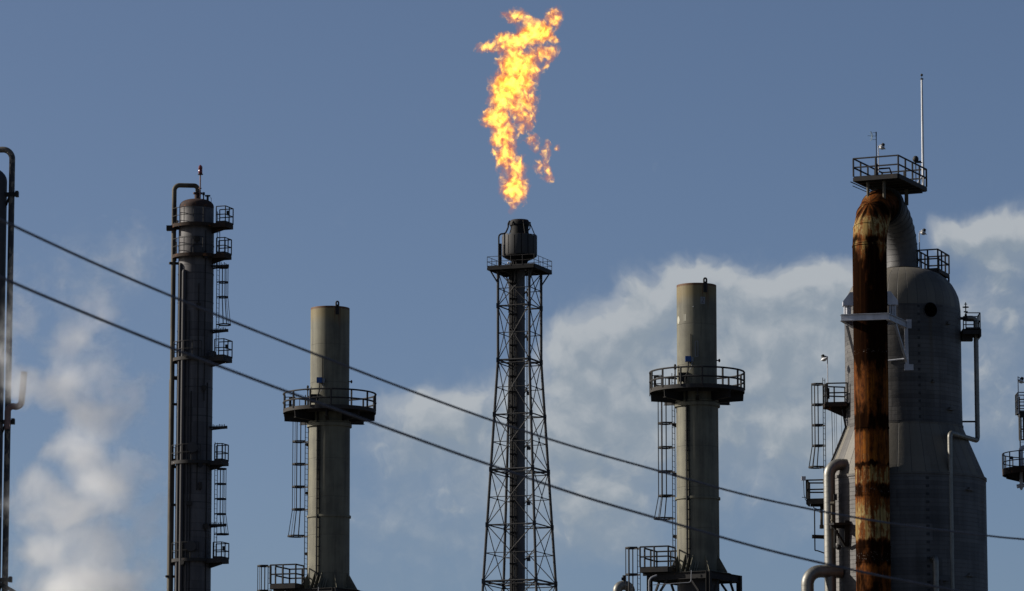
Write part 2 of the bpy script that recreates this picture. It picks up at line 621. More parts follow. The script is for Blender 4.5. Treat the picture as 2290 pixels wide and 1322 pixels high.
    def field(vec):
        nd = t.nodes.new('ShaderNodeGroup')
        nd.node_tree = ng
        N.put(nd.inputs[0], vec)
        return nd.outputs
    f0, veil = field(uv)
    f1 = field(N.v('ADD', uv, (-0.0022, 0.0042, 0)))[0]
    front = N.mr(y, 0.1, 0.3)
    alpha = N.m('MULTIPLY', N.m('MAXIMUM', N.m('MULTIPLY', N.mr(f0, 0.33, 0.92), .93), N.m('MULTIPLY', N.mr(veil, .05, .60), .72)), front)
    shade = N.mr(N.m('SUBTRACT', f0, f1), -0.28, 0.52)  # sunward and shaded sides of the clouds, painted from the field's slope
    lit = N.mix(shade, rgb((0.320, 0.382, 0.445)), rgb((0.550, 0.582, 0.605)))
    K = 0.0605
    bs = N.n('ShaderNodeBackground', {'Color': sky.outputs[0], 'Strength': K})
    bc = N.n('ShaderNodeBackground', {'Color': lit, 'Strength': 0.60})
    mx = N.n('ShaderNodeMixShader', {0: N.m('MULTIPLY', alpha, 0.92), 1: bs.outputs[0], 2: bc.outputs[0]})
    # clouds stand only in this quarter of the sky
    inside = N.m('MULTIPLY', N.m('MULTIPLY', N.mr(y, .90, .93), N.mr(v, .60, .45)), N.mr(v, .0, .03))
    mo = N.n('ShaderNodeMixShader', {0: inside, 1: bs.outputs[0], 2: mx.outputs[0]})
    N.put(out.inputs[0], mo.outputs[0])
    sun = bpy.data.lights.new('sun', 'SUN')
    sun.energy = 5.0
    sun.angle = R(0.5)
    sun.color = (1.0, 0.93, 0.82)
    so = bpy.data.objects.new('sun', sun)
    COL.objects.link(so)
    so.rotation_euler = (-SUN_DIR).to_track_quat('-Z', 'Y').to_euler()
    so.location = SUN_DIR * 400 + Vector((0, 200, 0))


# ------------------------------------------------------------------ ground
def build_ground():
    m, N, out = new_mat('gravel_yard')
    p = N.n('ShaderNodeTexCoord').outputs['Object']
    n1 = N.noise(p, 0.05, 6, 0.6)
    n2 = N.noise(p, 4.0, 5, 0.7)
    col = N.mix(N.mr(n1, 0.4, 0.6), rgb((0.055, 0.05, 0.045)), rgb((0.035, 0.04, 0.028)))
    col = N.mix(N.m('MULTIPLY', n2, 0.6), col, rgb((0.11, 0.10, 0.09)))
    finish(N, out, col, 0.9, 0, n2, 0.03)
    mb = MB()
    n, S = 40, 6000.0
    vs = [(-S + 2 * S * i / n, -S + 2 * S * j / n, 0) for j in range(n + 1) for i in range(n + 1)]
    mb.add(vs, [(j * (n + 1) + i, j * (n + 1) + i + 1, (j + 1) * (n + 1) + i + 1, (j + 1) * (n + 1) + i) for j in range(n) for i in range(n)])
    o = mb.build('ground', m, None, 0)
    o['kind'] = 'structure'


# ------------------------------------------------------------------ small lamps etc.
def floodlight(label, px, py_top, py_foot, D, hx, hy, face=1, size=1.0):
    """weather-proof lamp on a thin pole; hx, hy: photo point of the head"""
    base = W3(px, py_foot, D)
    t = T('floodlight', label, 'lamp', px, py_foot, D, 'floodlights on the platforms', base=base)
    s = D / FPX
    mb = MB()
    top = t.L(px, py_top)
    top.x = 0
    hd = t.L(hx, hy)
    mb.tube([(0, 0, 0), (0, 0, top.z)], 0.028, 8)
    mb.tube([(0, 0, top.z - 0.03), (hd.x * 0.7, 0, hd.z + 0.13)], 0.024, 8)
    mb.build('pole', M['greywhite'], t.o)
    prof = [(0.02, .22), (0.085, .20), (0.10, .12), (0.115, .055), (0.13, .03)]
    mb = MB().lathe([(r * size, z * size) for r, z in prof], 20, cap=True)
    tilt = Matrix.Rotation(R(24 * face), 3, 'Y')
    mb.v = [tuple(tilt @ Vector(q) + hd) for q in mb.v]
    mb.build('ballast_housing', M['black'], t.o)
    prof = [(0.13, .03), (0.15, 0.0), (0.16, -0.06), (0.135, -0.13), (0.07, -0.17), (0.01, -0.18)]
    mb = MB().lathe([(r * size, z * size) for r, z in prof], 20)
    mb.lathe([(0.15 * size, 0.0), (0.235 * size, -0.055 * size), (0.24 * size, -0.065 * size), (0.15 * size, -0.02 * size)], 20)
    mb.v = [tuple(tilt @ Vector(q) + hd) for q in mb.v]
    mb.build('lamp_head', M['white'], t.o)
    return t


# ------------------------------------------------------------------ heater stacks
def exhaust_stack(cx, top, k, D, label, marks):
    t = T('exhaust_stack', label, 'chimney', cx, top, D, 'beige heater stacks with round platforms')
    s = t.s * k

    def z(dy):
        return t.z(top + dy * k)

    def x(dx):
        return dx * s
    Rt, Rb = 45 * s, 47.3 * s
    zt = z(0)
    mat = stack_mat('stack_paint', s, 18 * s, zt, Rt, k, 17.3 if marks else 4.1)
    zd, zf, zr, zb = z(236), z(270), z(477), z(645)
    # shell, open at the top
    mb = MB()
    prof = [(Rt - 0.035, zt - 6), (Rt - 0.035, zt), (Rt, zt), (Rt, zf + 0.24), (Rt + 0.03, zf + 0.22), (Rb, zf), (Rb + 0.01, zr), (Rb + 0.02, zb)]
    mb.lathe(prof, 96)
    mb.build('shell', mat, t.o, 30)
    mb = MB()
    mb.lathe([(Rb - .02, zf - 0.06), (51.5 * s, zf - 0.06), (51.5 * s, zf + 0.12), (Rt, zf + 0.12), (Rb - .02, zf - 0.06)], 72)
    mb.lathe([(Rt, zf + 0.26), (49.0 * s, zf + 0.26), (49.0 * s, zf + 0.19), (Rt, zf + 0.19)], 72)
    mb.build('flange', mat, t.o, 30)
    mb = MB()
    mb.lathe([(Rb, zr - 0.06), (50.8 * s, zr - 0.06), (50.8 * s, zr + 0.06), (Rb, zr + 0.06)], 72)
    mb.build('stiffening_ring', mat, t.o, 30)
    # lifting lug
    yl = -math.sqrt(Rt ** 2 - x(18) ** 2) - 0.012
    mb = MB()
    pts = [Vector((x(18) - 0.06, yl, zt - 0.5)), Vector((x(18) - 0.07, yl, zt + 0.17))]
    pts += [Vector((x(18) - 0.07 * math.cos(math.pi * i / 10), yl, zt + 0.18 + 0.07 * math.sin(math.pi * i / 10))) for i in range(1, 10)]
    pts += [Vector((x(18) + 0.07, yl, zt + 0.17)), Vector((x(18) + 0.06, yl, zt - 0.5))]
    mb.tube(pts, .048, 8)
    mb.box((x(18), yl + .01, zt - 0.2), 0.14, 0.03, 0.56)
    mb.build('lifting_lug', M['black'], t.o)
    # round platform
    Ro = 106.5 * s
    mb = MB()
    mb.lathe([(Rt + 0.06, zd - 0.045), (Ro, zd - 0.045), (Ro, zd), (Rt + 0.06, zd), (Rt + 0.06, zd - 0.045)], 64)
    mb.lathe([(Ro - 0.015, zd - 0.12), (Ro + 0.015, zd - 0.12), (Ro + 0.015, zd + 0.09), (Ro - 0.015, zd + 0.09), (Ro - 0.015, zd - 0.12)], 64)
    mb.lathe([(Rt + 0.62, zd - 0.2), (Rt + 0.65, zd - 0.2), (Rt + 0.65, zd - 0.047), (Rt + 0.62, zd - 0.047), (Rt + 0.62, zd - 0.2)], 64)
    deck = mb.build('platform', M['deck'], t.o, 30)
    mb = MB()
    for i in range(8):
        a = R(22.5 + 45 * i) + GA
        u = Vector((math.sin(a), -math.cos(a), 0))
        sd = Vector((u.y, -u.x, 0))
        mb.plate([u * (Rt - .01) + UZ * (zd - 0.05), u * (Ro - 0.03) + UZ * (zd - 0.05), u * (Ro - 0.06) + UZ * (zd - 0.52), u * (Rt - .01) + UZ * (zd - 0.62)], sd * 0.03)
        mb.plate([u * (Rt + .02) + UZ * (zd - 0.6), u * (Ro - 0.06) + UZ * (zd - 0.51), u * (Ro - 0.06) + UZ * (zd - 0.535), u * (Rt + .02) + UZ * (zd - 0.625)], sd * 0.18)
        mb.cut()
    mb.build_each('bracket', M['frame'], deck)
    mb = MB()
    gap = math.pi * 1.5 - GA                       # azimuth of the ladder: to the left and slightly behind
    ring_rail(mb, Ro, zd, gap + 0.16, gap + 2 * math.pi - 0.16, 0.98, 13, 0.05, 72, toe=False)
    ul = Vector((math.sin(gap), -math.cos(gap), 0))
    sl = Vector((-ul.y, ul.x, 0))
    # gate at the ladder head and a small self-standing bay
    for sg in (-1, 1):
        q = ul * (Ro + 0.02) + sl * (0.36 * sg) + UZ * zd
        mb.tube([q - UZ * .2, q + UZ * 0.98], 0.03, 6)
        q2 = ul * (Ro - 0.62) + sl * (0.36 * sg) + UZ * zd
        mb.tube([q2, q2 + UZ * 0.9, q + UZ * 0.9], 0.026, 6)
        mb.tube([q2 + UZ * .45, q + UZ * 0.45], 0.026, 6)
    mb.build('railing', M['rail'], deck)
    # caged ladder from the lower landing up to the round platform
    r0 = 56.5 * s
    lad = ladder(t, (ul.x * r0, ul.y * r0), ul, z(625), zd + 1.0, (z(518), zd - 0.35), 1.29, cr=.42, off=.44)
    mb = MB()
    for dy in (310, 421, 560):
        mb.bar(ul * (Rb - .02) + UZ * z(dy), ul * (r0 - .02) + UZ * z(dy), 0.5, 0.07)
        mb.box(ul * (Rb + .09) + UZ * z(dy), .18, .5, .16, ul, sl)
        mb.cut()
    mb.build_each('standoff', M['frame'], lad)
    # conduits, junction box, probes
    def surf(dx, off, zz):
        rr = (Rb if zz < zf else Rt) + off
        xx = x(dx)
        yy = -math.sqrt(max(rr * rr - xx * xx, 0.0))
        return Vector((xx, yy, zz + yy * (zz - 1.7) / D))
    mb = MB()
    mb.tube(dense([surf(-26, .10, z(230)), surf(-26, .11, z(632))], 2), 0.05, 8)
    mb.tube(dense([surf(-21, .09, z(262)), surf(-21, .09, z(632))], 2), 0.022, 6)
    mb.tube(fillet([surf(-21, .16, z(171)), surf(-22.5, .2, z(190)), surf(-28, .16, z(206)), surf(-28, .14, z(236))], .12), 0.034, 8)
    mb.tube([surf(-15.5, .035, z(108)), surf(-15.5, .035, z(160))], 0.028, 8)
    for dy in range(280, 625, 22):
        a = surf(-29, .01, z(dy))
        b = surf(-18.5, .01, z(dy))
        mb.bar(a + Vector((0, -.02, 0)), b + Vector((0, -.02, 0)), 0.03, 0.03)
    mb.build('conduit', M['frame'], t.o)
    c = surf(-22, .14, z(164))
    mb = MB()
    mb.box(c, 12.5 * s, .26, 12.5 * s)
    mb.box(c + Vector((0, -.135, 0)), 9.5 * s, .012, 9.5 * s)
    mb.box(c + Vector((0, .14, 0)), 7 * s, .08, 8 * s)
    mb.build('junction_box', M['blue'], t.o)
    mb = MB()
    mb.box(surf(-12.5, .06, z(165)), 5.5 * s, .12, 10 * s)
    mb.tube([surf(-12.5, .06, z(168)), surf(-14, .06, z(182)), surf(-19, .1, z(190))], 0.02, 6)
    mb.build('junction_box', M['plate'], t.o)
    q = Vector((x(-50), -.35, zd))
    mb = MB()
    mb.tube([q, q + UZ * (z(188) - zd)], 0.035, 8)
    mb.ball(q + UZ * (z(182) - zd + 0.02), .085, 12, 8, (.8, .8, 1.15))
    mb.lathe([(0.02, z(190)), (.07, z(189)), (.07, z(186.5)), (.02, z(186))], 12, (q.x, q.y))
    mb.build('gas_probe', M['black'], t.o)
    q = Vector((Rt + .005, -.1, z(168)))
    mb = MB()
    mb.tube([q + Vector((-.03, 0, 0)), q + Vector((.09, 0, .01))], 0.03, 8)
    mb.ball(q + Vector((.12, 0, .0)), .075, 12, 8, (.8, 1, 1.3))
    mb.build('gas_probe', M['domerust'], t.o)
    mb = MB()
    q = Vector((x(-37), -Rt * .78, zd))
    mb.box(q + UZ * .62, .30, .22, .42)
    mb.box(q + Vector((.22, .02, .72)), .16, .2, .3)
    mb.box(q + UZ * .86 + Vector((.12, 0, 0)), .55, .3, .03)
    for dx in (-.13, .13, .4):
        mb.tube([q + Vector((dx, .05, 0)), q + Vector((dx, .05, .85))], .025, 6)
    mb.build('control_box', M['frame'], t.o)
    # base: gussets, bolt chairs, square support frame on legs, hopper and heater body below
    zfr = z(645)
    mb = MB()
    for i in range(8):
        a = R(90 - 27 + 45 * i)
        u = Vector((math.sin(a), -math.cos(a), 0))
        sd = Vector((u.y, -u.x, 0))
        for o_ in ((-.24, 0, .24) if i in (4, 6) else (0,)):
            mb.plate([u * (Rb - .02) + UZ * (zfr + .95) + sd * o_, u * (Rb + .03) + UZ * (zfr + .95) + sd * o_, u * (Rb + .56) + UZ * (zfr + .06) + sd * o_, u * (Rb + .56) + UZ * zfr + sd * o_, u * (Rb - .02) + UZ * zfr + sd * o_], sd * 0.028)
        mb.cut()
    for j in range(3):
        q = surf(-19 + 5.2 * j, .05, zfr)
        mb.plate([q + Vector((0, -.38, 0)), q + Vector((.03, -.38, 0)), q + Vector((.20, -.02, .66)), q + Vector((.13, -.0, .66))], Vector((.03, 0, 0)))
        mb.cut()
    mb.lathe([(Rb, zfr - .03), (Rb + .62, zfr - .03), (Rb + .62, zfr), (Rb, zfr)], 48)
    mb.build_each('gusset', mat, t.o)
    ga = R(30)
    e1 = Vector((math.cos(ga), -math.sin(ga), 0))
    e2 = Vector((math.sin(ga), math.cos(ga), 0))
    a = 1.745
    zc = zfr - .22
    sh = Vector((-.2, 0, 0))
    C = [sh - e1 * a - e2 * a, sh + e1 * a - e2 * a, sh + e1 * a + e2 * a, sh - e1 * a + e2 * a]
    mb = MB()
    for i in range(4):
        p0, p1 = C[i] + UZ * zc, C[(i + 1) % 4] + UZ * zc
        d = (p1 - p0).normalized()
        mb.ibeam(p0 + d * .11, p1 - d * .11, .2, .38, .03)
    for q in (-.6, .6):
        mb.ibeam(sh - e1 * (a - .11) + e2 * q + UZ * zc, sh + e1 * (a - .11) + e2 * q + UZ * zc, .16, .3, .025)
    zl = zfr - 3.2
    for q in C:
        mb.ibeam(q + UZ * zl, q + UZ * (zc + .19), .22, .24, .028, e1)
    for i in range(4):
        p0, p1 = C[i], C[(i + 1) % 4]
        for f in (0.03, .97):
            q = p0.lerp(p1, f)
            q2 = p0.lerp(p1, .3 if f < .5 else .7)
            mb.bar(q + UZ * (zc - 1.5), q2 + UZ * (zc - .2), .1, .1)
    frm = mb.build('support_frame', M['frame'], t.o)
    mb = MB()
    mb.lathe([(Rb, zfr - .04), (Rb, zfr - .9), (Rb + .3, zfr - 3.2)], 48)
    mb.box((0, 0, zl / 2), 6.4, 6.4, zl - .05, e1, e2)
    mb.build('heater_body', M['column'], t.o)
    # landing with railings beside the stack base
    dd0 = -1.0
    n1 = Vector((x(-131.5), dd0, z(633)))
    wv, dv = ER * 1.56, ED * 2.75
    P = [n1, n1 + wv, n1 + wv + dv, n1 + dv]
    mb = MB()
    ctr = (P[0] + P[2]) / 2
    mb.obox(ctr - UZ * .025, wv / 2, dv / 2, UZ * .025)
    for i in range(4):
        p0, p1 = P[i], P[(i + 1) % 4]
        d = (p1 - p0).normalized()
        mb.bar(p0 - UZ * .17 + d * .03, p1 - UZ * .17 - d * .03, .06, .24)
    mb.bar(P[0] + ED * .5 - UZ * .36, P[1] + ED * .5 + ER * 1.3 - UZ * .36, .12, .14)
    mb.bar(P[0] + ED * 1.7 - UZ * .36, P[1] + ED * 1.7 + ER * .9 - UZ * .36, .12, .14)
    dk = mb.build('landing', M['deck'], t.o)
    mb = MB()
    rail(mb, [P[0], P[1], P[1] + ED * 1.15], 1.05, False, .95, .046, toe=False)
    rail(mb, [P[0] + ED * .75, P[3], P[2], P[2] - ED * .3], 1.05, False, .95, .046, toe=False)
    mb.build('railing', M['rail'], dk)
    pl = P[0] + ED * .38 - ER * .2
    ladder(t, (pl.x, pl.y), -ER, 0.2, n1.z + 1.05, (2.5, n1.z + 1.05), 1.4)
    mb = MB()
    mb.tube(fillet([Vector((x(-112), -1.5, zfr - 2.0)), Vector((x(-112), -1.5, zfr - .35)), Vector((x(-95), -1.5, zfr - .2))], .3), .05, 8)
    mb.tube(fillet([Vector((x(-104), -1.72, zfr - .72)), Vector((x(-20), -2.1, zfr - .62)), Vector((x(-19), -2.1, zfr + .02))], .14), .02, 8)
    mb.build('conduit', M['plate'], frm)
    if marks:
        def z(dy, t=t):
            q = t.z(top + dy * k)
            return q - Rt * .9 * (q - 1.7) / D
        zz0 = z
        def patch(dx0, dx1, dy0, dy1, mat_, name, n=6, off=.006):
            mb = MB()
            a0, a1 = math.asin(dx0 * s / Rt), math.asin(dx1 * s / Rt)
            mb.lathe([(Rt + off, z(dy1)), (Rt + off, z(dy0))], n, (0, 0), a0, a1)
            return mb.build(name, mat_, t.o)
        # oval and two bars: worn painted characters 0 and 11
        mb = MB()
        zc_, hh = z(73.5), 8.5 * s
        ar, aw = math.asin(-42 / 45), R(8)
        for i in range(10):
            f0, f1 = -1 + .2 * i, -1 + .2 * (i + 1)
            wm = math.sqrt(max(0, 1 - ((f0 + f1) / 2) ** 2)) * aw
            mb.lathe([(Rt + .006, zc_ + f0 * hh), (Rt + .006, zc_ + f1 * hh)], 4, (0, 0), ar - wm, ar + wm)
        mb.cut()
        for dx in (-29.3, -26.3):
            mb.cut()
            a0 = math.asin(dx * s / Rt)
            mb.lathe([(Rt + .006, z(78)), (Rt + .006, z(63))], 2, (0, 0), a0 - .018, a0 + .018)
        mb.build_each('painted_number', M['marking'], t.o)
        patch(7, 17, 25.5, 41, M['plate'], 'number_plate')
        # the digit 2 in dark strokes on the plate
        mb = MB()
        dg = [(9.5, 29.5), (11, 27.8), (13, 27.8), (14.5, 29.5), (14.3, 32), (12, 35), (9.6, 38.3), (14.8, 38.3)]
        for (xa, ya), (xb, yb) in zip(dg, dg[1:]):
            mb.bar(Vector((x(xa), -math.sqrt((Rt + .012) ** 2 - x(xa) ** 2), z(ya))), Vector((x(xb), -math.sqrt((Rt + .012) ** 2 - x(xb) ** 2), z(yb))), .012, .035, (0, -1, 0))
        mb.build('number_text', M['black'], t.o)
        # outline of an access panel
        mb = MB()
        for (xa, ya, xb, yb) in ((-5.5, 124, .5, 124), (-5.5, 158, .5, 158), (-5.5, 124, -5.5, 158), (.5, 124, .5, 158)):
            mb.bar(surf(xa, .008, t.z(top + ya * k)), surf(xb, .008, t.z(top + yb * k)), .03, .02, (0, -1, 0))
        mb.build('access_panel', M['plate'], t.o)
        mb = MB()
        mb.ball(surf(-9, .01, t.z(top + 47 * k)), .035, 8, 6)
        mb.build('bolt_stub', M['plate'], t.o)
    return t


# ------------------------------------------------------------------ flare tower
def flare_tower():
    t = T('flare_tower', 'tall black lattice flare tower under the burning flame', 'flare tower', 1162, 661, 470)
    s = t.s
    ga = R(24)
    corner = [(-math.cos(ga), -math.sin(ga)), (math.sin(ga), -math.cos(ga)), (math.cos(ga), math.sin(ga)), (-math.sin(ga), math.cos(ga))]
    z808, z1303 = t.z(808), t.z(1303)
    slope = ((89 - 53.5) * s) / (z808 - z1303)

    def rad(z):
        return 53.5 * s + (0 if z >= z808 else (z808 - z) * slope)

    def P(i, z):
        i %= 4
        return Vector((corner[i][0] * rad(z), corner[i][1] * rad(z), z))
    ztop = t.z(610)
    for i in range(4):
        mb = MB()
        mb.tube([P(i, 0), P(i, z808), P(i, ztop)], 0.15, 10)
        mb.build('leg', M['lattice'], t.o)
    lev = [ztop, t.z(687), z808, t.z(930), t.z(1053), t.z(1177), z1303]
    zz = z1303 - 5.9
    while zz > 3:
        lev.append(zz)
        zz -= 6.1
    lev.append(0.4)
    for j in range(len(lev) - 1):
        z1, z0 = lev[j], lev[j + 1]
        zm = (z0 + z1) / 2
        mb = MB()
        heavy = j in (1, 3, 5)
        for i in range(4):
            a0, a1, b0, b1 = P(i, z0), P(i, z1), P(i + 1, z0), P(i + 1, z1)
            mb.tube([a0, b0], .10 if heavy else .07, 6)
            if heavy:
                mb.tube([a0 - UZ * .32, b0 - UZ * .32], .06, 6)
            mb.tube([a0, b1], .052, 6)
            mb.tube([a1, b0], .052, 6)
            mb.tube([P(i, zm), P(i + 1, zm)], .045, 6)
            mb.box(P(i, z0), .36, .36, .5)
            c = (a0 + b1 + a1 + b0) / 4
            mb.ball(c, .11, 8, 6)
        if heavy or j % 2 == 0:
            mb.tube([P(0, z0), P(2, z0)], .05, 6)
            mb.tube([P(1, z0), P(3, z0)], .05, 6)
        mb.build('bracing', M['lattice'], t.o)
    # riser with its smaller lines and guides
    mb = MB()
    zneck = t.z(592)
    mb.tube([(0, 0, 0), (0, 0, zneck)], 0.57, 28)
    z = 3.0
    while z < zneck - 1:
        mb.tube([(0, 0, z), (0, 0, z + .07)], 0.63, 28)
        z += 1.66
    mb.build('riser', M['riser'], t.o)
    mb = MB()
    for dx, dy, r in ((-.80, -.35, .15), (-.62, -.62, .07), (-.98, -.1, .08), (-.35, -.72, .06), (.78, -.1, .05)):
        mb.tube([(dx, dy, 0), (dx, dy, t.z(588))], r, 10)
    z = 3.5
    while z < ztop - 1:
        mb.box((-.7, -.4, z), .75, .75, .07)
        z += 1.66
    mb.build('pilot_line', M['flare'], t.o)
    mb = MB()
    for j in range(len(lev) - 1):
        zm = (lev[j] + lev[j + 1]) / 2
        mb.box((.93, -.25, zm - .55), .42, .36, .36)
        mb.bar((.5, -.1, zm - .55), (P(1, zm).x, P(1, zm).y, zm), .06, .06)
        mb.bar((-.5, .1, zm - .55), (P(3, zm).x, P(3, zm).y, zm), .06, .06)
        mb.cut()
    mb.build_each('riser_guide', M['lattice'], t.o)
    # top platform
    zp = t.z(602)
    Rp = 80 * s
    K = [Vector((c[0] * Rp, c[1] * Rp, zp)) for c in corner]
    mb = MB()
    # deck with a hole for the riser
    ctr = Vector((0, 0, zp))
    e1 = (K[1] - K[0]).normalized()
    e2 = (K[3] - K[0]).normalized()
    a = (K[1] - K[0]).length / 2
    for sg in (-1, 1):
        mb.obox(ctr + e2 * sg * (a + .8) / 2, e1 * a, e2 * (a - .8) / 2, UZ * .05)
        mb.obox(ctr + e1 * sg * (a + .8) / 2, e1 * (a - .8) / 2, e2 * .79, UZ * .048)
    for i in range(4):
        p0, p1 = K[i] - UZ * .2, K[(i + 1) % 4] - UZ * .2
        d = (p1 - p0).normalized()
        mb.bar(p0 + d * .05, p1 - d * .05, .1, .28)
        q = P(i, ztop - 1.3)
        mb.bar(q, K[i] * .93 + UZ * (-.25) + Vector((0, 0, zp * .07)), .12, .12)
    for q in (-.5, .5):
        mb.bar(ctr + e2 * a * q - e1 * a - UZ * .2, ctr + e2 * a * q + e1 * a - UZ * .2, .12, .24)
        mb.bar(ctr + e1 * a * q - e2 * a - UZ * .201, ctr + e1 * a * q + e2 * a - UZ * .201, .12, .22)
    dk = mb.build('platform', M['flare'], t.o)
    mb = MB()
    rail(mb, K, 1.08, True, 1.35, .03)
    mb.build('railing', M['rail'], dk)
    # tip: neck, windshield of upright panels, barrel, lip
    mb = MB()
    pr = [(15, 600), (14, 590), (17, 588), (20, 583.5), (30, 579), (39, 574), (39, 570)]
    mb.lathe([(r * s, t.z(y)) for r, y in pr] + [(20 * s, t.z(569.5))], 48)
    mb.lathe([(38 * s, t.z(571)), (37.4 * s, t.z(530))], 48)
    mb.build('tip_bowl', M['flare'], t.o)
    mb = MB()
    n = 16
    for i in range(n):
        a0 = 2 * math.pi * (i + .06) / n + .1
        a1 = 2 * math.pi * (i + .94) / n + .1
        jz = random.uniform(-.04, .04)
        mb.lathe([(39.2 * s, t.z(572)), (39.8 * s, t.z(570)), (39.8 * s, t.z(528) + jz), (39.2 * s, t.z(527) + jz), (38.6 * s, t.z(528) + jz), (38.6 * s, t.z(572)), (39.2 * s, t.z(572))], 6, (0, 0), a0, a1)
    mb.build('windshield', M['flaredrum'], t.o)
    mb = MB()
    pr = [(20.5, 560), (20.5, 507), (22.5, 505), (22.8, 498), (21.5, 496), (20.2, 493), (19.3, 492.5), (18.8, 494), (18.5, 530)]
    mb.lathe([(r * s, t.z(y)) for r, y in pr], 48)
    mb.build('burner_barrel', M['flare'], t.o)
    mb = MB()
    for i in range(6):
        a = 2 * math.pi * i / 6 + .35
        u = Vector((math.sin(a), -math.cos(a), 0))
        mb.tube([u * 22.6 * s + UZ * t.z(497), u * 36 * s + UZ * t.z(529)], .055, 6)
        mb.cut()
    mb.build_each('stay', M['flare'], t.o)
    mb = MB()
    pp = [t.L(1115.5, 604, -.9), t.L(1115.5, 523.5, -.9), t.L(1130, 522.5, -1.0), t.L(1134, 514, -1.0), t.L(1136.5, 508, -.9), t.L(1136.5, 500, -.9), t.L(1140, 494, -.8)]
    mb.tube(fillet(pp, .35), .085, 8)
    mb.tube([t.L(1119.5, 604, -.8), t.L(1119.5, 545, -.8)], .12, 8)
    pp = [t.L(1186, 497, -.7), t.L(1185, 512, -.8), t.L(1181, 515, -.8), t.L(1181, 524, -.8)]
    mb.tube(fillet(pp, .2), .06, 8)
    mb.build('pilot_burner', M['flare'], t.o)
    mb = MB()
    mb.ball(t.L(1137, 588, -2.0), .12, 10, 8)
    mb.tube([t.L(1137, 588, -2.0), t.L(1137, 600, -2.0)], .03, 6)
    mb.build('work_lamp', M['white'], t.o)
    return t


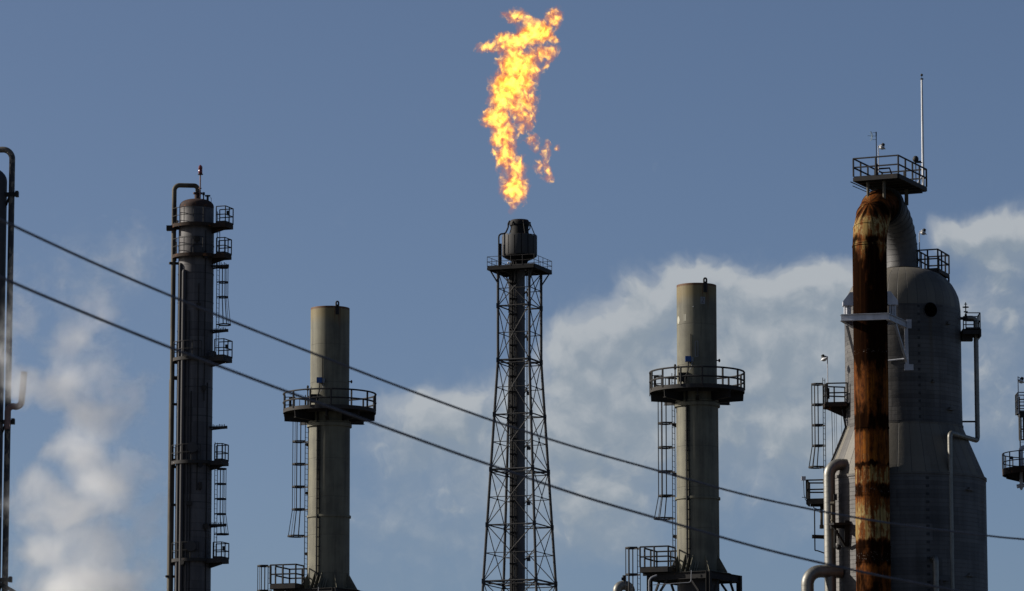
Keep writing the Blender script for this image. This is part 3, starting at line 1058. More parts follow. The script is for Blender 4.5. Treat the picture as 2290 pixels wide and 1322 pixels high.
# ------------------------------------------------------------------ distillation column
def distillation_column():
    t = T('distillation_column', 'dark slim distillation column with gooseneck pipe and five side platforms', 'process column', 438.7, 560, 280)
    s = t.s
    cx = 438.7

    def z(y):
        return t.z(y)
    Rc = 40 * s
    m, N, out = new_mat('column_jacket')
    p = N.n('ShaderNodeTexCoord').outputs['Object']
    u, zz, a = cyl(N, p, Rc)
    cu = N.comb(u, zz, 0.0)
    st = N.noise(N.v('MULTIPLY', cu, (4, .2, 1)), 1.0, 5, .6)
    pn = N.n('ShaderNodeTexWhiteNoise', {0: N.comb(N.m('FLOOR', N.m('MULTIPLY', a, 1.6)), N.m('FLOOR', N.m('MULTIPLY', zz, 1.1)), 0.0)}).outputs[0]
    bl = N.noise(p, 1.1, 4, .6)
    f = N.m('ADD', N.m('MULTIPLY', st, .6), N.m('ADD', N.m('MULTIPLY', pn, .25), N.m('MULTIPLY', bl, .3)))
    col = N.mix(N.mr(f, .3, .85), rgb((0.098, .091, .092)), rgb((.044, .041, .045)))
    sm = N.mr(N.m('ABSOLUTE', N.m('SUBTRACT', N.m('FRACT', N.m('MULTIPLY', zz, 1.1)), .5)), .47, .5)
    col = N.mix(N.m('MULTIPLY', sm, .5), col, rgb((.02, .02, .02)))
    finish(N, out, col, .6, 0.0, N.m('SUBTRACT', bl, sm), .02, .25)
    mb = MB()
    prof = [(Rc + .03, 0), (Rc + .02, z(1100)), (Rc, z(540)), (Rc, z(500)), (39 * s, z(498)), (39 * s, z(468))]
    mb.lathe(prof, 72)
    mb.build('shell', m, t.o)
    mb = MB()
    pr = [(39 * s, z(468)), (39.2 * s, z(463))]
    zs, zt = z(463), z(446)
    for i in range(1, 11):
        b = math.pi / 2 * i / 10
        pr.append((39 * s * math.cos(b) ** .75 if i < 10 else .001, zs + (zt - zs) * math.sin(b) ** .9))
    mb.lathe(pr, 48)
    mb.tube([(2 * s, 0, zt - .25), (2 * s, 0, z(433))], .2, 16)
    mb.tube([(2 * s, 0, z(434)), (2 * s, 0, z(431))], .29, 16)
    mb.build('dome', M['domerust'], t.o, 60)
    # gooseneck
    mb = MB()
    pts = [Vector((2 * s, 0, z(433))), Vector((2 * s, 0, z(415.5))), Vector((-50.5 * s, -.2, z(415.5))), Vector((-50.5 * s, -.2, z(440)))]
    fp = fillet(pts, .42, 10)
    mb.tube(fp + [Vector((-50.5 * s, -.2, z(600)))], .15, 18)
    mb.tube([Vector((-50.5 * s, -.2, z(600))), Vector((-50.5 * s, -.2, 0))], .15, 18)
    mb.build('gooseneck_pipe', M['pipe'], t.o)
    mb = MB()
    for dx, dy, ytop, r in ((-53.5, .1, 845, .13), (-46.5, -.2, 1030, .10)):
        mb.tube(fillet([Vector((-38 * s, dy, z(ytop))), Vector((dx * s, dy, z(ytop))), Vector((dx * s, dy, 0))], .2), r, 12)
        mb.cut()
    for dx, r, y0 in ((-33, .10, 595), (-24, .13, 612), (-13, .05, 700)):
        yy = -math.sqrt(Rc * Rc - (dx * s) ** 2) - r - .04
        mb.tube(fillet([Vector((dx * s, yy + r + .1, z(y0))), Vector((dx * s, yy, z(y0))), Vector((dx * s, yy, 0))], .15), r, 12)
        mb.cut()
    mb.build_each('side_line', M['column'], t.o)
    mb = MB()
    for y in (512, 590, 812, 905, 1045, 1130, 1263, 1290):
        mb.bar((-38 * s, -.1, z(y)), (-60 * s if y in (512, 590, 1290) else -52 * s, -.25, z(y)), .28, .13)
        mb.cut()
    mb.box((-58 * s, -.25, z(512)), .5, .45, .3)
    mb.bar((-58 * s, -.2, z(509)), (-40 * s, -.5, z(497)), .1, .1)
    mb.build_each('pipe_clamp', M['frame'], t.o)
    # nozzles on the dome
    mb = MB()
    q = Vector((25 * s, -.1, z(456)))
    mb.tube([q, q + UZ * .55], .075, 10)
    mb.tube([q + UZ * .5 - Vector((.17, 0, 0)), q + UZ * .5 + Vector((.17, 0, 0))], .055, 8)
    q2 = Vector((16 * s, -.2, z(452)))
    mb.tube([q2, q2 + UZ * .6], .04, 8)
    mb.box(q2 + UZ * .5, .16, .12, .18)
    q3 = Vector((33 * s, 0, z(460)))
    mb.tube([q3, q3 + UZ * .5], .015, 6)
    mb.tube([q3 + UZ * .5 - Vector((.1, 0, 0)), q3 + UZ * .5], .015, 6)
    mb.build('nozzle', M['black'], t.o)
    # platforms: a ring walk round the shell and a bay on the right
    decks = [505, 573, 803, 1034, 1252]
    zs = [z(y) for y in decks]
    for i, zd in enumerate(zs):
        Ro = (55, 54, 50, 51, 48)[i] * s
        ww = (80, 78, 80, 76, 78)[i] * s
        hw = (.62, .54, .66, .5, .58)[i]
        mb = MB()
        a0, a1 = R(-120), R(60)
        rim = [(Rc + .04, zd - .05), (Ro, zd - .05), (Ro, zd), (Rc + .04, zd), (Rc + .04, zd - .05)]
        mb.lathe(rim, 40, (0, 0), a0, a1)
        mb.lathe([(Ro - .02, zd - .2), (Ro + .02, zd - .2), (Ro + .02, zd + .01), (Ro - .02, zd + .01), (Ro - .02, zd - .2)], 40, (0, 0), a0, a1)
        # bay: runs to the right and slightly nearer
        bx0, bx1 = Rc + .02, ww / math.cos(GA) - .12
        c = ER * (bx0 + bx1) / 2
        mb.obox(c + UZ * (zd - .03), ER * (bx1 - bx0) / 2, ED * hw, UZ * .03)
        for sg in (-1, 1):
            mb.bar(ER * bx0 + ED * (hw - .02) * sg + UZ * (zd - .17), ER * bx1 + ED * (hw - .02) * sg + UZ * (zd - .17), .07, .22)
            mb.plate([ER * (Rc - .1) + UZ * (zd - .1), ER * bx1 * .96 + UZ * (zd - .1), ER * bx1 * .9 + UZ * (zd - .36), ER * (Rc - .1) + UZ * (zd - .62)], ED * .05) if sg > 0 else None
        mb.bar(ER * (bx1 - .03) - ED * .55 + UZ * (zd - .17), ER * (bx1 - .03) + ED * .55 + UZ * (zd - .17), .07, .2)
        dk = mb.build('platform', M['rustdeck'] if i in (0, 1) else M['deck'], t.o)
        mb = MB()
        rail(mb, [ER * (bx0 + .5) - ED * (hw - .02) + UZ * zd, ER * bx1 - ED * (hw - .02) + UZ * zd, ER * bx1 + ED * (hw - .02) + UZ * zd, ER * (bx0 + .2) + ED * (hw - .02) + UZ * zd], (1.05, 1.0, 1.1, 1.05, 1.0)[i], False, (.62, .5, .7, .45, .6)[i], .034)
        ring_rail(mb, Ro, zd, a0, R(20), 1.0, 6, .022, 30, toe=False)
        mb.build('railing', M['rail'], dk)
        if i in (1, 3):
            continue
        mb = MB()
        q = ER * (bx1 + .1) - ED * .45 + UZ * (zd + .62)
        mb.box(q, .16, .2, .24)
        mb.tube([q - UZ * .1, q + ER * .05 - UZ * .7, q - ER * .25 - UZ * 1.0], .012, 5)
        mb.build('lamp_fitting', M['black'], dk)
    # ladders between the platforms
    lx = ER * (Rc + .26) + ED * .35
    def cage_ladder(y0, y1, cg):
        ladder(t, (lx.x, lx.y), ER, z(y0), z(y1), cg, 0.95, True, None, None, .4, .33)
    cage_ladder(800, 545, (z(728), z(600)))
    cage_ladder(568, 475, None)
    cage_ladder(1250, 990, (z(1196), z(1050)))
    # pipe rests on the right: comb-like arms
    for y in (598, 742, 958, 1176):
        mb = MB()
        p0, p1 = ER * (Rc - .05) + UZ * z(y), ER * (Rc + 1.05) + UZ * z(y + 1)
        mb.bar(p0 - ED * .1, p1 - ED * .1, .1, .12)
        mb.bar(p0 - UZ * .1 + ED * .2, p1 + ED * .2, .08, .1)
        for i in range(8):
            q = p0.lerp(p1, .25 + .1 * i) - ED * .1
            mb.tube([q - UZ * .12, q + UZ * random.uniform(.12, .24)], .028, 6)
        mb.box(p1, .2, .3, .16)
        mb.build('pipe_rest', M['black'], t.o)
    # insulation straps, conduits and small fittings up the shell
    mb = MB()
    zz_ = z(1320)
    while zz_ < z(540):
        mb.lathe([(Rc + .012, zz_ - .03), (Rc + .022, zz_ - .03), (Rc + .022, zz_ + .03), (Rc + .012, zz_ + .03)], 72)
        zz_ += 1.82
    mb.build('strap', M['column'], t.o)
    def on(dx, y, off=.05):
        return Vector((dx * s, -math.sqrt(max(0, (Rc + off) ** 2 - (dx * s) ** 2)), z(y)))
    for dx, y0, y1, r in ((10, 640, 1100, .03), (24, 520, 900, .022), (-5, 880, 1330, .035), (31, 860, 1330, .028)):
        MB().tube(fillet([on(dx, y0, -.05), on(dx, y0), on(dx, y1), on(dx, y1, -.05)], .05), r, 8).build('conduit', M['frame'], t.o)
    for dx, y, w, h in ((10, 690, .28, .36), (24, 872, .24, .3), (-6, 1130, .3, .26), (18, 1090, .2, .4), (30, 1180, .26, .3), (5, 540, .34, .3)):
        MB().box(on(dx, y, .1), w, .2, h).box(on(dx, y + 6, .08), w * .4, .12, h * .6).build('junction_box', M['deck'], t.o)
    for dx, y in ((-14, 800), (14, 1046), (-16, 1262), (20, 580)):
        c = on(dx, y, .0)
        d = Vector((c.x, c.y, 0)).normalized()
        MB().tube([c, c + d * .34], .085, 12).tube([c + d * .3, c + d * .36], .15, 14).tube([c + d * .2, c + d * .2 + UZ * .32], .03, 8).tube([c + d * .2 + UZ * .32 - Vector((.1, 0, 0)), c + d * .2 + UZ * .32 + Vector((.1, 0, 0))], .025, 6).build('valve', M['frame'], t.o)
    # manholes
    for y, dx in ((566, 2), (1006, 0), (1226, -1), (800, 34)):
        mb = MB()
        yy = -math.sqrt(Rc ** 2 - (dx * s) ** 2)
        c = Vector((dx * s, yy, z(y)))
        d = Vector((dx * s, yy, 0)).normalized()
        mb.tube([c - d * .1, c + d * .24], .27, 20)
        mb.tube([c + d * .24, c + d * .30], .34, 20)
        mb.tube([c + d * .30, c + d * .35], .33, 20)
        mb.build('manhole', M['column'], t.o)
    # red beacon on the dome mast: a lamp of its own
    b = t.base + Vector((8.5 * s, -.35, z(450)))
    w = T('warning_light', 'red obstruction beacon on thin mast above the slim column dome', 'lamp', 447, 450, 280, base=b)
    h = z(393) - z(450)
    MB().tube([(0, 0, -.4), (0, 0, h)], .045, 8).tube([(0, 0, h - .9), (0, 0, h - .86)], .1, 8).build('mast', M['pinkpipe'], w.o)
    MB().lathe([(.03, h), (.17, h), (.17, h + .05), (.03, h + .05)], 14).build('bracket', M['black'], w.o)
    hh = z(371) - z(393)
    MB().lathe([(.10, h + .05), (.13, h + .1), (.13, h + hh * .45), (.11, h + hh * .5), (.13, h + hh * .55), (.13, h + hh * .8), (.07, h + hh * .93), (.01, h + hh)], 16).build('lens', M['red'], w.o)
    return t


# ------------------------------------------------------------------ column at the frame's edge
def edge_column():
    t = T('process_column', 'dark round-topped column with thick looping pipe, partly veiled by steam', 'process column', -47, 661, 300)
    s = t.s
    z = t.z
    Rc = 59 * s
    mb = MB()
    pr = [(Rc + .05, 0), (Rc, z(430))]
    zs, zt = z(405), z(370)
    pr.append((Rc, zs))
    for i in range(1, 9):
        b = math.pi / 2 * i / 8
        pr.append((Rc * math.cos(b) if i < 8 else .001, zs + (zt - zs) * math.sin(b)))
    mb.lathe(pr, 64)
    mb.build('shell', M['column'], t.o, 50)
    px = 71 * s
    q_ = s / .024
    m, N, out = new_mat('blotched_pipe')
    p = N.n('ShaderNodeTexCoord').outputs['Object']
    n1 = N.noise(N.v('MULTIPLY', p, (2.2, 2.2, 1.2)), 1.0, 4, .6)
    n2 = N.noise(p, 5.0, 4, .6)
    zz = N.xyz(p)[2]
    top = N.mr(zz, z(352), z(347))
    f = N.m('MAXIMUM', N.mr(n1, .5, .58), N.m('MULTIPLY', top, .7))
    col = N.mix(f, rgb((.022, .02, .022)), rgb((.13, .112, .088)))
    col = N.mix(N.m('MULTIPLY', N.mr(n2, .56, .66), .5), col, rgb((.05, .04, .034)))
    finish(N, out, col, .6, 0, n2, .01)
    mb = MB()
    pts = [Vector((5 * s, 0, z(371))), Vector((5 * s, 0, z(336))), Vector((px, -.3, z(336))), Vector((px, -.3, z(380)))]
    mb.tube(fillet(pts, .55 * q_, 10) + [Vector((px, -.3, z(700))), Vector((px, -.3, 0))], .165 * q_, 20)
    mb.build('looping_pipe', m, t.o)
    mb = MB()
    q = px + .05
    mb.tube(fillet([Vector((q - .02, -.62, z(962))), Vector((q - .02, -.62, z(908))), Vector((q + .70 * q_, -.7, z(916))), Vector((q + .80 * q_, -.7, z(860))), Vector((q + .84 * q_, -.7, z(835)))], .42 * q_, 8), .175 * q_, 16)
    mb.build('vent_pipe', M['pinkpipe'], t.o)
    mb = MB()
    for y in (437, 945, 1298):
        mb.bar((Rc - .1, -.3, z(y)), (px + .36 * q_, -.35, z(y)), .42, .25)
        mb.box((px + .3 * q_, -.35, z(y) + .03), .2, .6, .36)
        mb.bar((Rc - .1, -.2, z(y + 30)), (px - .12, -.35, z(y + 3)), .1, .12)
        mb.cut()
    mb.tube([(px, -.3, z(950)), (px, -.3, z(942))], .31, 16)
    mb.bar((Rc - .5, -1.2, z(1298)), (px + .8, -1.4, z(1328)), .1, .25)
    mb.build_each('pipe_bracket', M['black'], t.o)
    return t


# ------------------------------------------------------------------ vessel group
def vessel_group():
    D = 247.5
    t = T('reactor_vessel', 'huge grey jacketed vessel with domed head flaring out below', 'vessel', 2019.5, 800, D)
    s = t.s
    z = t.z
    vx = t.base.x
    Ru, Rl = 131 * s, 182 * s
    # jacket material
    m, N, out = new_mat('vessel_jacket')
    p = N.n('ShaderNodeTexCoord').outputs['Object']
    u, zz, a = cyl(N, p, Ru)
    zc0, zc1, zs = z(958), z(1076), z(697)
    H = .235
    row = N.m('DIVIDE', zz, H)
    rid = N.m('FLOOR', row)
    seam = N.mr(N.m('ABSOLUTE', N.m('SUBTRACT', N.m('FRACT', row), .5)), .40, .5)
    band = N.m('FLOOR', N.m('DIVIDE', zz, H * 4))
    jit = N.n('ShaderNodeTexWhiteNoise', {'Vector': N.comb(band, 3.0, 0.0)}).outputs[0]
    pan = N.n('ShaderNodeTexWhiteNoise', {'Vector': N.comb(band, N.m('FLOOR', N.m('ADD', N.m('MULTIPLY', a, 2.6), N.m('MULTIPLY', jit, 3.0))), 0.0)}).outputs[0]
    rowv = N.n('ShaderNodeTexWhiteNoise', {'Vector': N.comb(rid, 9.0, 0.0)}).outputs[0]
    st = N.noise(N.v('MULTIPLY', N.comb(u, zz, 0.0), (1.6, .12, 1)), 1.0, 6, .65)
    bl = N.noise(p, .5, 5, .6)
    f = N.m('ADD', N.m('MULTIPLY', st, .55), N.m('ADD', N.m('MULTIPLY', pan, .22), N.m('ADD', N.m('MULTIPLY', rowv, .12), N.m('MULTIPLY', bl, .3))))
    col = N.mix(N.mr(f, .36, .84), rgb((.100, .095, .091)), rgb((.036, .034, .034)))
    drip = N.noise(N.v('MULTIPLY', N.comb(u, zz, 0.0), (4.5, .10, 1)), 1.0, 5, .6)
    col = N.mix(N.m('MULTIPLY', N.mr(drip, .55, .72), .5), col, rgb((.030, .026, .022)))
    incone = N.m('MULTIPLY', N.m('GREATER_THAN', zz, zc1 + .02), N.m('LESS_THAN', zz, zc0 - .02))
    indome = N.m('GREATER_THAN', zz, zs)
    flat = N.m('SUBTRACT', 1.0, N.m('MAXIMUM', incone, indome))
    sv = N.m('MULTIPLY', seam, flat)
    gs = N.m('ABSOLUTE', N.m('SUBTRACT', N.m('FRACT', N.m('MULTIPLY', a, 36 / (2 * math.pi))), .5))
    gore = N.m('MULTIPLY', N.mr(gs, .46, .5), N.m('MAXIMUM', incone, indome))
    gid = N.n('ShaderNodeTexWhiteNoise', {'Vector': N.comb(N.m('FLOOR', N.m('ADD', N.m('MULTIPLY', a, 36 / (2 * math.pi)), .0)), 5.0, 0.0)}).outputs[0]
    gmix = N.m('MULTIPLY', N.m('MULTIPLY', gid, 1.0), N.m('MAXIMUM', incone, indome))
    col = N.mix(gmix, col, rgb((.125, .113, .09)))
    lines = N.m('MAXIMUM', N.m('MULTIPLY', sv, .55), N.m('MULTIPLY', gore, .95))
    col = N.mix(lines, col, rgb((.035, .034, .036)))
    # rows of strap buckles down the jacket
    dot = None
    for a0 in (-1.33, .19, 1.9, -2.6):
        da = N.mr(N.m('ABSOLUTE', N.m('SUBTRACT', a, a0)), .026, .018)
        dot = da if dot is None else N.m('MAXIMUM', dot, da)
    dz = N.mr(N.m('ABSOLUTE', N.m('SUBTRACT', N.m('FRACT', N.m('DIVIDE', zz, .44)), .5)), .2, .14)
    dm = N.m('MULTIPLY', N.m('MULTIPLY', dot, dz), flat)
    col = N.mix(N.m('MULTIPLY', dm, .85), col, rgb((.016, .016, .018)))
    # rusty run under the manway
    xx = N.xyz(p)[0]
    run = N.m('MULTIPLY', N.mr(N.m('ABSOLUTE', N.m('ADD', N.m('SUBTRACT', xx, 52 * s), N.m('MULTIPLY', N.m('SUBTRACT', bl, .5), .3))), .17, .03), N.mr(zz, z(1010), z(735)))
    run = N.m('MULTIPLY', run, N.m('MULTIPLY', N.m('LESS_THAN', zz, z(722)), N.m('LESS_THAN', N.xyz(p)[1], 0.0)))
    col = N.mix(N.m('MULTIPLY', run, .6), col, rgb((.05, .038, .024)))
    oil = N.noise(N.v('MULTIPLY', p, (1, 1, 1.6)), .9, 4, .6)
    hgt = N.m('ADD', N.m('MULTIPLY', oil, 1.6), N.m('SUBTRACT', N.m('MULTIPLY', N.m('ADD', rowv, pan), .25), N.m('ADD', lines, N.m('MULTIPLY', dm, -1.0))))
    finish(N, out, col, N.m('ADD', .5, N.m('MULTIPLY', st, .2)), 0.05, hgt, .03, .25)
    mb = MB()
    pr = [(Rl + .05, 0), (Rl, zc1), (Ru + .02, zc0), (Ru, z(900)), (Ru, zs)]
    dome = [(129, 680), (126.5, 668), (121, 655), (113, 641), (101, 627.5), (86, 616.5), (68, 609), (50, 605), (37, 603.3), (30, 603)]
    pr += [(r * s, z(y)) for r, y in dome] + [(.01, z(602.9))]
    mb.lathe(pr, 128)
    mb.build('shell', m, t.o, 25)
    mb = MB()
    for zr, rr in ((zc0, Ru + .02), (zc1, Rl)):
        mb.lathe([(rr - .05, zr - .07), (rr + .045, zr - .07), (rr + .045, zr + .07), (rr - .08, zr + .07)], 96)
    mb.build('band', m, t.o)
    # manway rim, closed by a black disc painted as the shade inside
    c = Vector((52 * s, -math.sqrt(Ru ** 2 - (52 * s) ** 2), W3(2077, 694, D - 2.8).z))
    d = Vector((c.x, c.y, 0)).normalized()
    mb = MB()
    n, r0, r1 = 28, .405, .43
    sd = Vector((-d.y, d.x, 0))
    pr = [(r1, -.1), (r1, .03), (r0, .03), (r0, -.03)]
    vs, fs = [], []
    for rr, o in pr:
        for j in range(n):
            b = 2 * math.pi * j / n
            vs.append(c + d * o + (sd * math.cos(b) + UZ * math.sin(b)) * rr)
    for i in range(len(pr) - 1):
        for j in range(n):
            fs.append((i * n + j, i * n + (j + 1) % n, (i + 1) * n + (j + 1) % n, (i + 1) * n + j))
    mb.add(vs, fs)
    mw = mb.build('manway', M['column'], t.o)
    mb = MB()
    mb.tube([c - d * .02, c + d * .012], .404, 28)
    mb.build('manway_shade_disc', M['hole_shade'], mw)
    # small lugs
    mb = MB()
    for px, py, w, rr in ((2112, 738, .25, Ru), (2115, 928, .5, Ru), (2152, 1110, .62, Rl), (2148, 1300, .5, Rl), (2075, 870, .2, Ru)):
        xx_ = (px - 2020) * s
        q = Vector((xx_, -math.sqrt(rr ** 2 - xx_ ** 2), z(py)))
        dd = Vector((q.x, q.y, 0)).normalized()
        sdv = Vector((-dd.y, dd.x, 0))
        mb.box(q + dd * .07, w, .2, .06, sdv, dd)
        mb.box(q + dd * .05 + UZ * .08, w * .3, .12, .14, sdv, dd)
        mb.cut()
    mb.build_each('insulation_lug', m, t.o)

    # ---- U bend: rusty riser in front, grey duct behind
    Dp = 242.5
    wp = W3(1945, 600, Dp)
    PX, PY = wp.x - vx, Dp - D                       # in the vessel's frame
    rp = 38.8 * Dp / FPX
    h1 = W3(1945, 553, Dp).z
    A = Vector((PX, PY, 0))
    B = Vector((0, 0, 0))
    run_ = (B - A)
    Rb = run_.length / 2
    hd = run_.normalized()
    ctr = (A + B) / 2 + UZ * h1

    def arc(f):
        th = math.pi * f
        return ctr - hd * (Rb * math.cos(th)) + UZ * (Rb * math.sin(th))

    def miter(f0, f1, n):
        return [arc(f0 + (f1 - f0) * i / n) for i in range(n + 1)]
    # grey duct, jacketed in lobster-back rings
    mb = MB()
    gp = miter(.53, 1.0, 9) + [Vector((0, 0, z(600)))]
    mb.tube(gp, rp * .98, 40)
    for q0, q1, q2 in zip(gp, gp[1:], gp[2:]):
        tt = (q2 - q0).normalized()
        mb.tube([q1 - tt * .03, q1 + tt * .03], rp * .98 + .022, 40)
    for y in (578, 588):
        mb.tube([(0, 0, z(y) - .02), (0, 0, z(y) + .02)], rp * .98 + .018, 40)
    mb.tube([(0, 0, z(602)), (0, 0, z(599))], rp + .06, 40)
    mb.build('outlet_duct', M['duct'], t.o, 30)

    # rusty pipe: its own thing, standing in front
    rt = T('rusty_pipe', 'thick rust-streaked pipe with peeling cream paint in front of the vessel', 'pipe', 1945, 600, Dp)
    zt, zb = rt.z(424), rt.z(1340)
    m2, N, out = new_mat('peeling_rusty_paint')
    p = N.n('ShaderNodeTexCoord').outputs['Object']
    u, zz, a = cyl(N, p, rp)
    cu = N.comb(u, zz, 0.0)
    stv = N.noise(N.v('MULTIPLY', cu, (3.4, .32, 1)), 1.0, 7, .66)
    fine = N.noise(N.v('MULTIPLY', p, (1.0, 1.0, .55)), 5.5, 7, .7)
    big = N.noise(N.v('MULTIPLY', p, (1.0, 1.0, .7)), 1.25, 4, .6)
    edge = N.noise(N.v('MULTIPLY', cu, (2.6, .30, 1)), 1.0, 6, .72)
    tz = N.m('DIVIDE', N.m('SUBTRACT', zz, zb), zt - zb)
    tz = N.m('ADD', tz, N.m('MULTIPLY', N.m('SUBTRACT', edge, .5), .042))
    Y = [(1338, 0, .5, .3), (1300, 0, .42, .5), (1272, 0, .32, .6), (1256, .12, .84, .3), (1240, .05, .72, .4), (1217, .1, .78, .3), (1207, .62, .16, .7), (1150, .60, .14, .9), (1124, .35, .1, 1),
         (1113, .14, .66, .4), (1092, .14, .68, .4), (1083, .52, .16, .8), (1052, .5, .14, .9), (1044, .05, .85, .5), (1036, .3, .05, 1), (975, .12, .2, .95), (958, 0, .7, .5),
         (940, 0, .76, .4), (926, .03, .32, .8), (875, .03, .26, .75), (840, 0, .45, .55), (805, 0, .84, .4), (690, 0, .92, .35), (640, .0, .88, .4), (605, .22, .86, .5), (570, .36, .62, .6),
         (550, .52, .42, .6), (541, .35, .8, .5), (526, .52, .25, .7), (505, .70, .12, .8), (478, .35, .55, .6), (440, .30, .50, .5)]
    stops = [((1340 - y) / (1340 - 424), (c_, d_, o_)) for y, c_, d_, o_ in Y]
    rm = N.ramp(tz, stops)
    sep = N.n('ShaderNodeSeparateColor', {0: rm})
    cr_, dk_, og_ = sep.outputs[0], sep.outputs[1], sep.outputs[2]
    mixn = N.m('ADD', N.m('MULTIPLY', stv, .62), N.m('MULTIPLY', fine, .38))
    cream = N.mr(N.m('ADD', cr_, N.m('MULTIPLY', N.m('SUBTRACT', mixn, .5), 3.5)), .40, .66)
    blot = N.noise(N.v('MULTIPLY', cu, (1.5, .42, 1)), 1.0, 6, .62)
    dmix = N.m('ADD', N.m('MULTIPLY', blot, .75), N.m('MULTIPLY', stv, .25))
    dark = N.mr(N.m('ADD', dk_, N.m('MULTIPLY', N.m('SUBTRACT', dmix, .5), 3.4)), .22, .70)
    rusta = N.mix(N.mr(fine, .35, .68), rgb((.120, .034, .0045)), rgb((.030, .0085, .0025)))
    rusta = N.mix(N.m('MULTIPLY', og_, N.mr(stv, .45, .66)), rusta, rgb((.235, .078, .0085)))
    creamc = N.mix(N.mr(stv, .4, .65), rgb((.30, .235, .105)), rgb((.18, .112, .035)))
    col = N.mix(cream, rusta, creamc)
    ring = N.mr(N.m('ABSOLUTE', N.m('SUBTRACT', cream, .5)), .5, .1)
    col = N.mix(N.m('MULTIPLY', ring, .6), col, rgb((.17, .055, .014)))
    col = N.mix(N.m('MULTIPLY', dark, .97), col, rgb((.0050, .0026, .0018)))
    run_ = N.noise(N.v('MULTIPLY', cu, (6.5, .055, 1)), 1.0, 5, .6)
    col = N.mix(N.m('MULTIPLY', N.mr(run_, .50, .66), .72), col, rgb((.022, .009, .0035)))
    # white flecks where the wrapping has flaked
    fl = N.noise(N.v('MULTIPLY', p, (1, 1, 1.6)), 9.0, 3, .6)
    flz = None
    for y, w in ((1098, 9), (1243, 7), (1253, 5), (790, 5)):
        q = N.mr(N.m('ABSOLUTE', N.m('SUBTRACT', zz, rt.z(y))), w * rt.s * 1.2, w * rt.s * .5)
        flz = q if flz is None else N.m('MAXIMUM', flz, q)
    col = N.mix(N.m('MULTIPLY', N.m('MULTIPLY', flz, N.mr(fl, .60, .68)), .4), col, rgb((.30, .26, .23)))
    hgt = N.m('ADD', N.m('MULTIPLY', cream, .5), N.m('MULTIPLY', fine, .5))
    finish(N, out, col, N.m('ADD', .62, N.m('MULTIPLY', fine, .3)), 0.0, hgt, .02, N.m('MULTIPLY', N.m('SUBTRACT', 1.0, dark), .045))

    def inrt(v):
        return v + t.base - rt.base
    mb = MB()
    low = [Vector((0, 0, 0)), Vector((0, 0, h1))]
    mb.tube(dense(low, 1.0), rp, 48, caps=False)
    el = [inrt(q) for q in miter(0, .46, 4)]
    mb.tube(el, rp, 48, caps=False)
    mb.build('pipe_run', m2, rt.o, 20)
    mb = MB()
    for y in (958, 1048, 1108, 1224, 1258):
        zz_ = rt.z(y)
        mb.tube([(0, 0, zz_ - .05), (0, 0, zz_ + .05)], rp + .022, 48)
        mb.cut()
    for q0, q1, q2 in zip([Vector((0, 0, h1 - 1))] + el, el, el[1:]):
        tt = (q2 - q0).normalized()
        mb.tube([q1 - tt * .035, q1 + tt * .035], rp + .02, 48)
        mb.cut()
    mb.build_each('weld_band', m2, rt.o, 30)
    mb = MB()
    e0, e1 = inrt(arc(.46)), inrt(arc(.53))
    tt = (e1 - e0).normalized()
    mb.tube([e0 - tt * .02, e0 + tt * .14], rp + .16, 48)
    mb.tube([e0 + tt * .20, e0 + tt * .44], rp + .16, 48)
    mb.tube([e0, e1], rp - .02, 48)
    for i in range(20):
        b = 2 * math.pi * i / 20
        sdx = tt.cross(UZ).normalized()
        up = sdx.cross(tt)
        q = e0 + (sdx * math.cos(b) + up * math.sin(b)) * (rp + .1)
        mb.tube([q - tt * .08, q + tt * .42], .025, 6)
    mb.build('flange', M['black'], rt.o, 30)

    # white support frame round the pipe, fixed to the vessel
    Dv = D
    f = lambda px, py, dd: W3(px, py, Dv + dd) - t.base
    yv = PY
    z0 = W3(1983, 700, 242.5 - 1.2).z - .22
    nr = Vector((f(1983, 700, -6.2).x, yv - 1.42, z0))
    nl = nr - Vector((math.cos(R(12)), -math.sin(R(12)), 0)) * (2.52)
    br = Vector((f(2026, 720, -3.2).x, -3.22, z0))
    bl_ = Vector((nl.x + (br.x - nr.x) * .72, -2.95, z0))
    mb = MB()
    mb.ibeam(nl, nr + Vector((.1, -.04, 0)), .22, .36, .03)
    mb.ibeam(nr + (br - nr).normalized() * .16, br, .2, .36, .03)
    mb.ibeam(nl + (bl_ - nl).normalized() * .16, bl_, .2, .34, .03)
    mb.ibeam(nl.lerp(bl_, .72), nr.lerp(br, .72), .16, .24, .025)
    zl = W3(2033, 819, Dv - 3.3).z
    fo = Vector((br.x + .02, -3.24, zl))
    mb.ibeam(br + Vector((0, .02, -.2)), fo, .2, .2, .03)
    mb.bar(nr.lerp(br, .42) - UZ * .2, fo + UZ * .2, .13, .13)
    mb.box(fo + Vector((.1, 0, -.06)), .5, .16, .34)
    mb.box(br + Vector((.16, -.02, .05)), .28, .1, .5)
    mb.tube([fo + Vector((-.15, -.1, .4)), Vector((fo.x - 1.15, -3.1, fo.z + .32))], .05, 8)
    zl2 = W3(1905, 778, Dv - 3).z
    mb.bar(nl.lerp(bl_, .42) - UZ * .2, Vector((nl.x + .95, -2.9, zl2 - .5)), .12, .12)
    mb.build('support_frame', M['greywhite'], t.o)
    # spring boxes carrying the pipe's trunnions
    for px, sg in ((1896, -1), (1996, 1)):
        q = Vector((f(px, 690, yv).x, yv - .15 * sg, z0 + .18))
        mb = MB()
        mb.tube([q + Vector((.13, -.13, 0)), q + Vector((.13, -.13, .62))], .045, 8)
        mb.tube([q + Vector((-.16, -.13, 0)), q + Vector((-.16, -.13, .62))], .045, 8)
        mb.tube([q + Vector((.13, .16, 0)), q + Vector((.13, .16, .62))], .045, 8)
        mb.tube([q + Vector((-.16, .16, 0)), q + Vector((-.16, .16, .62))], .045, 8)
        mb.tube([q, q + UZ * .6], .10, 12)
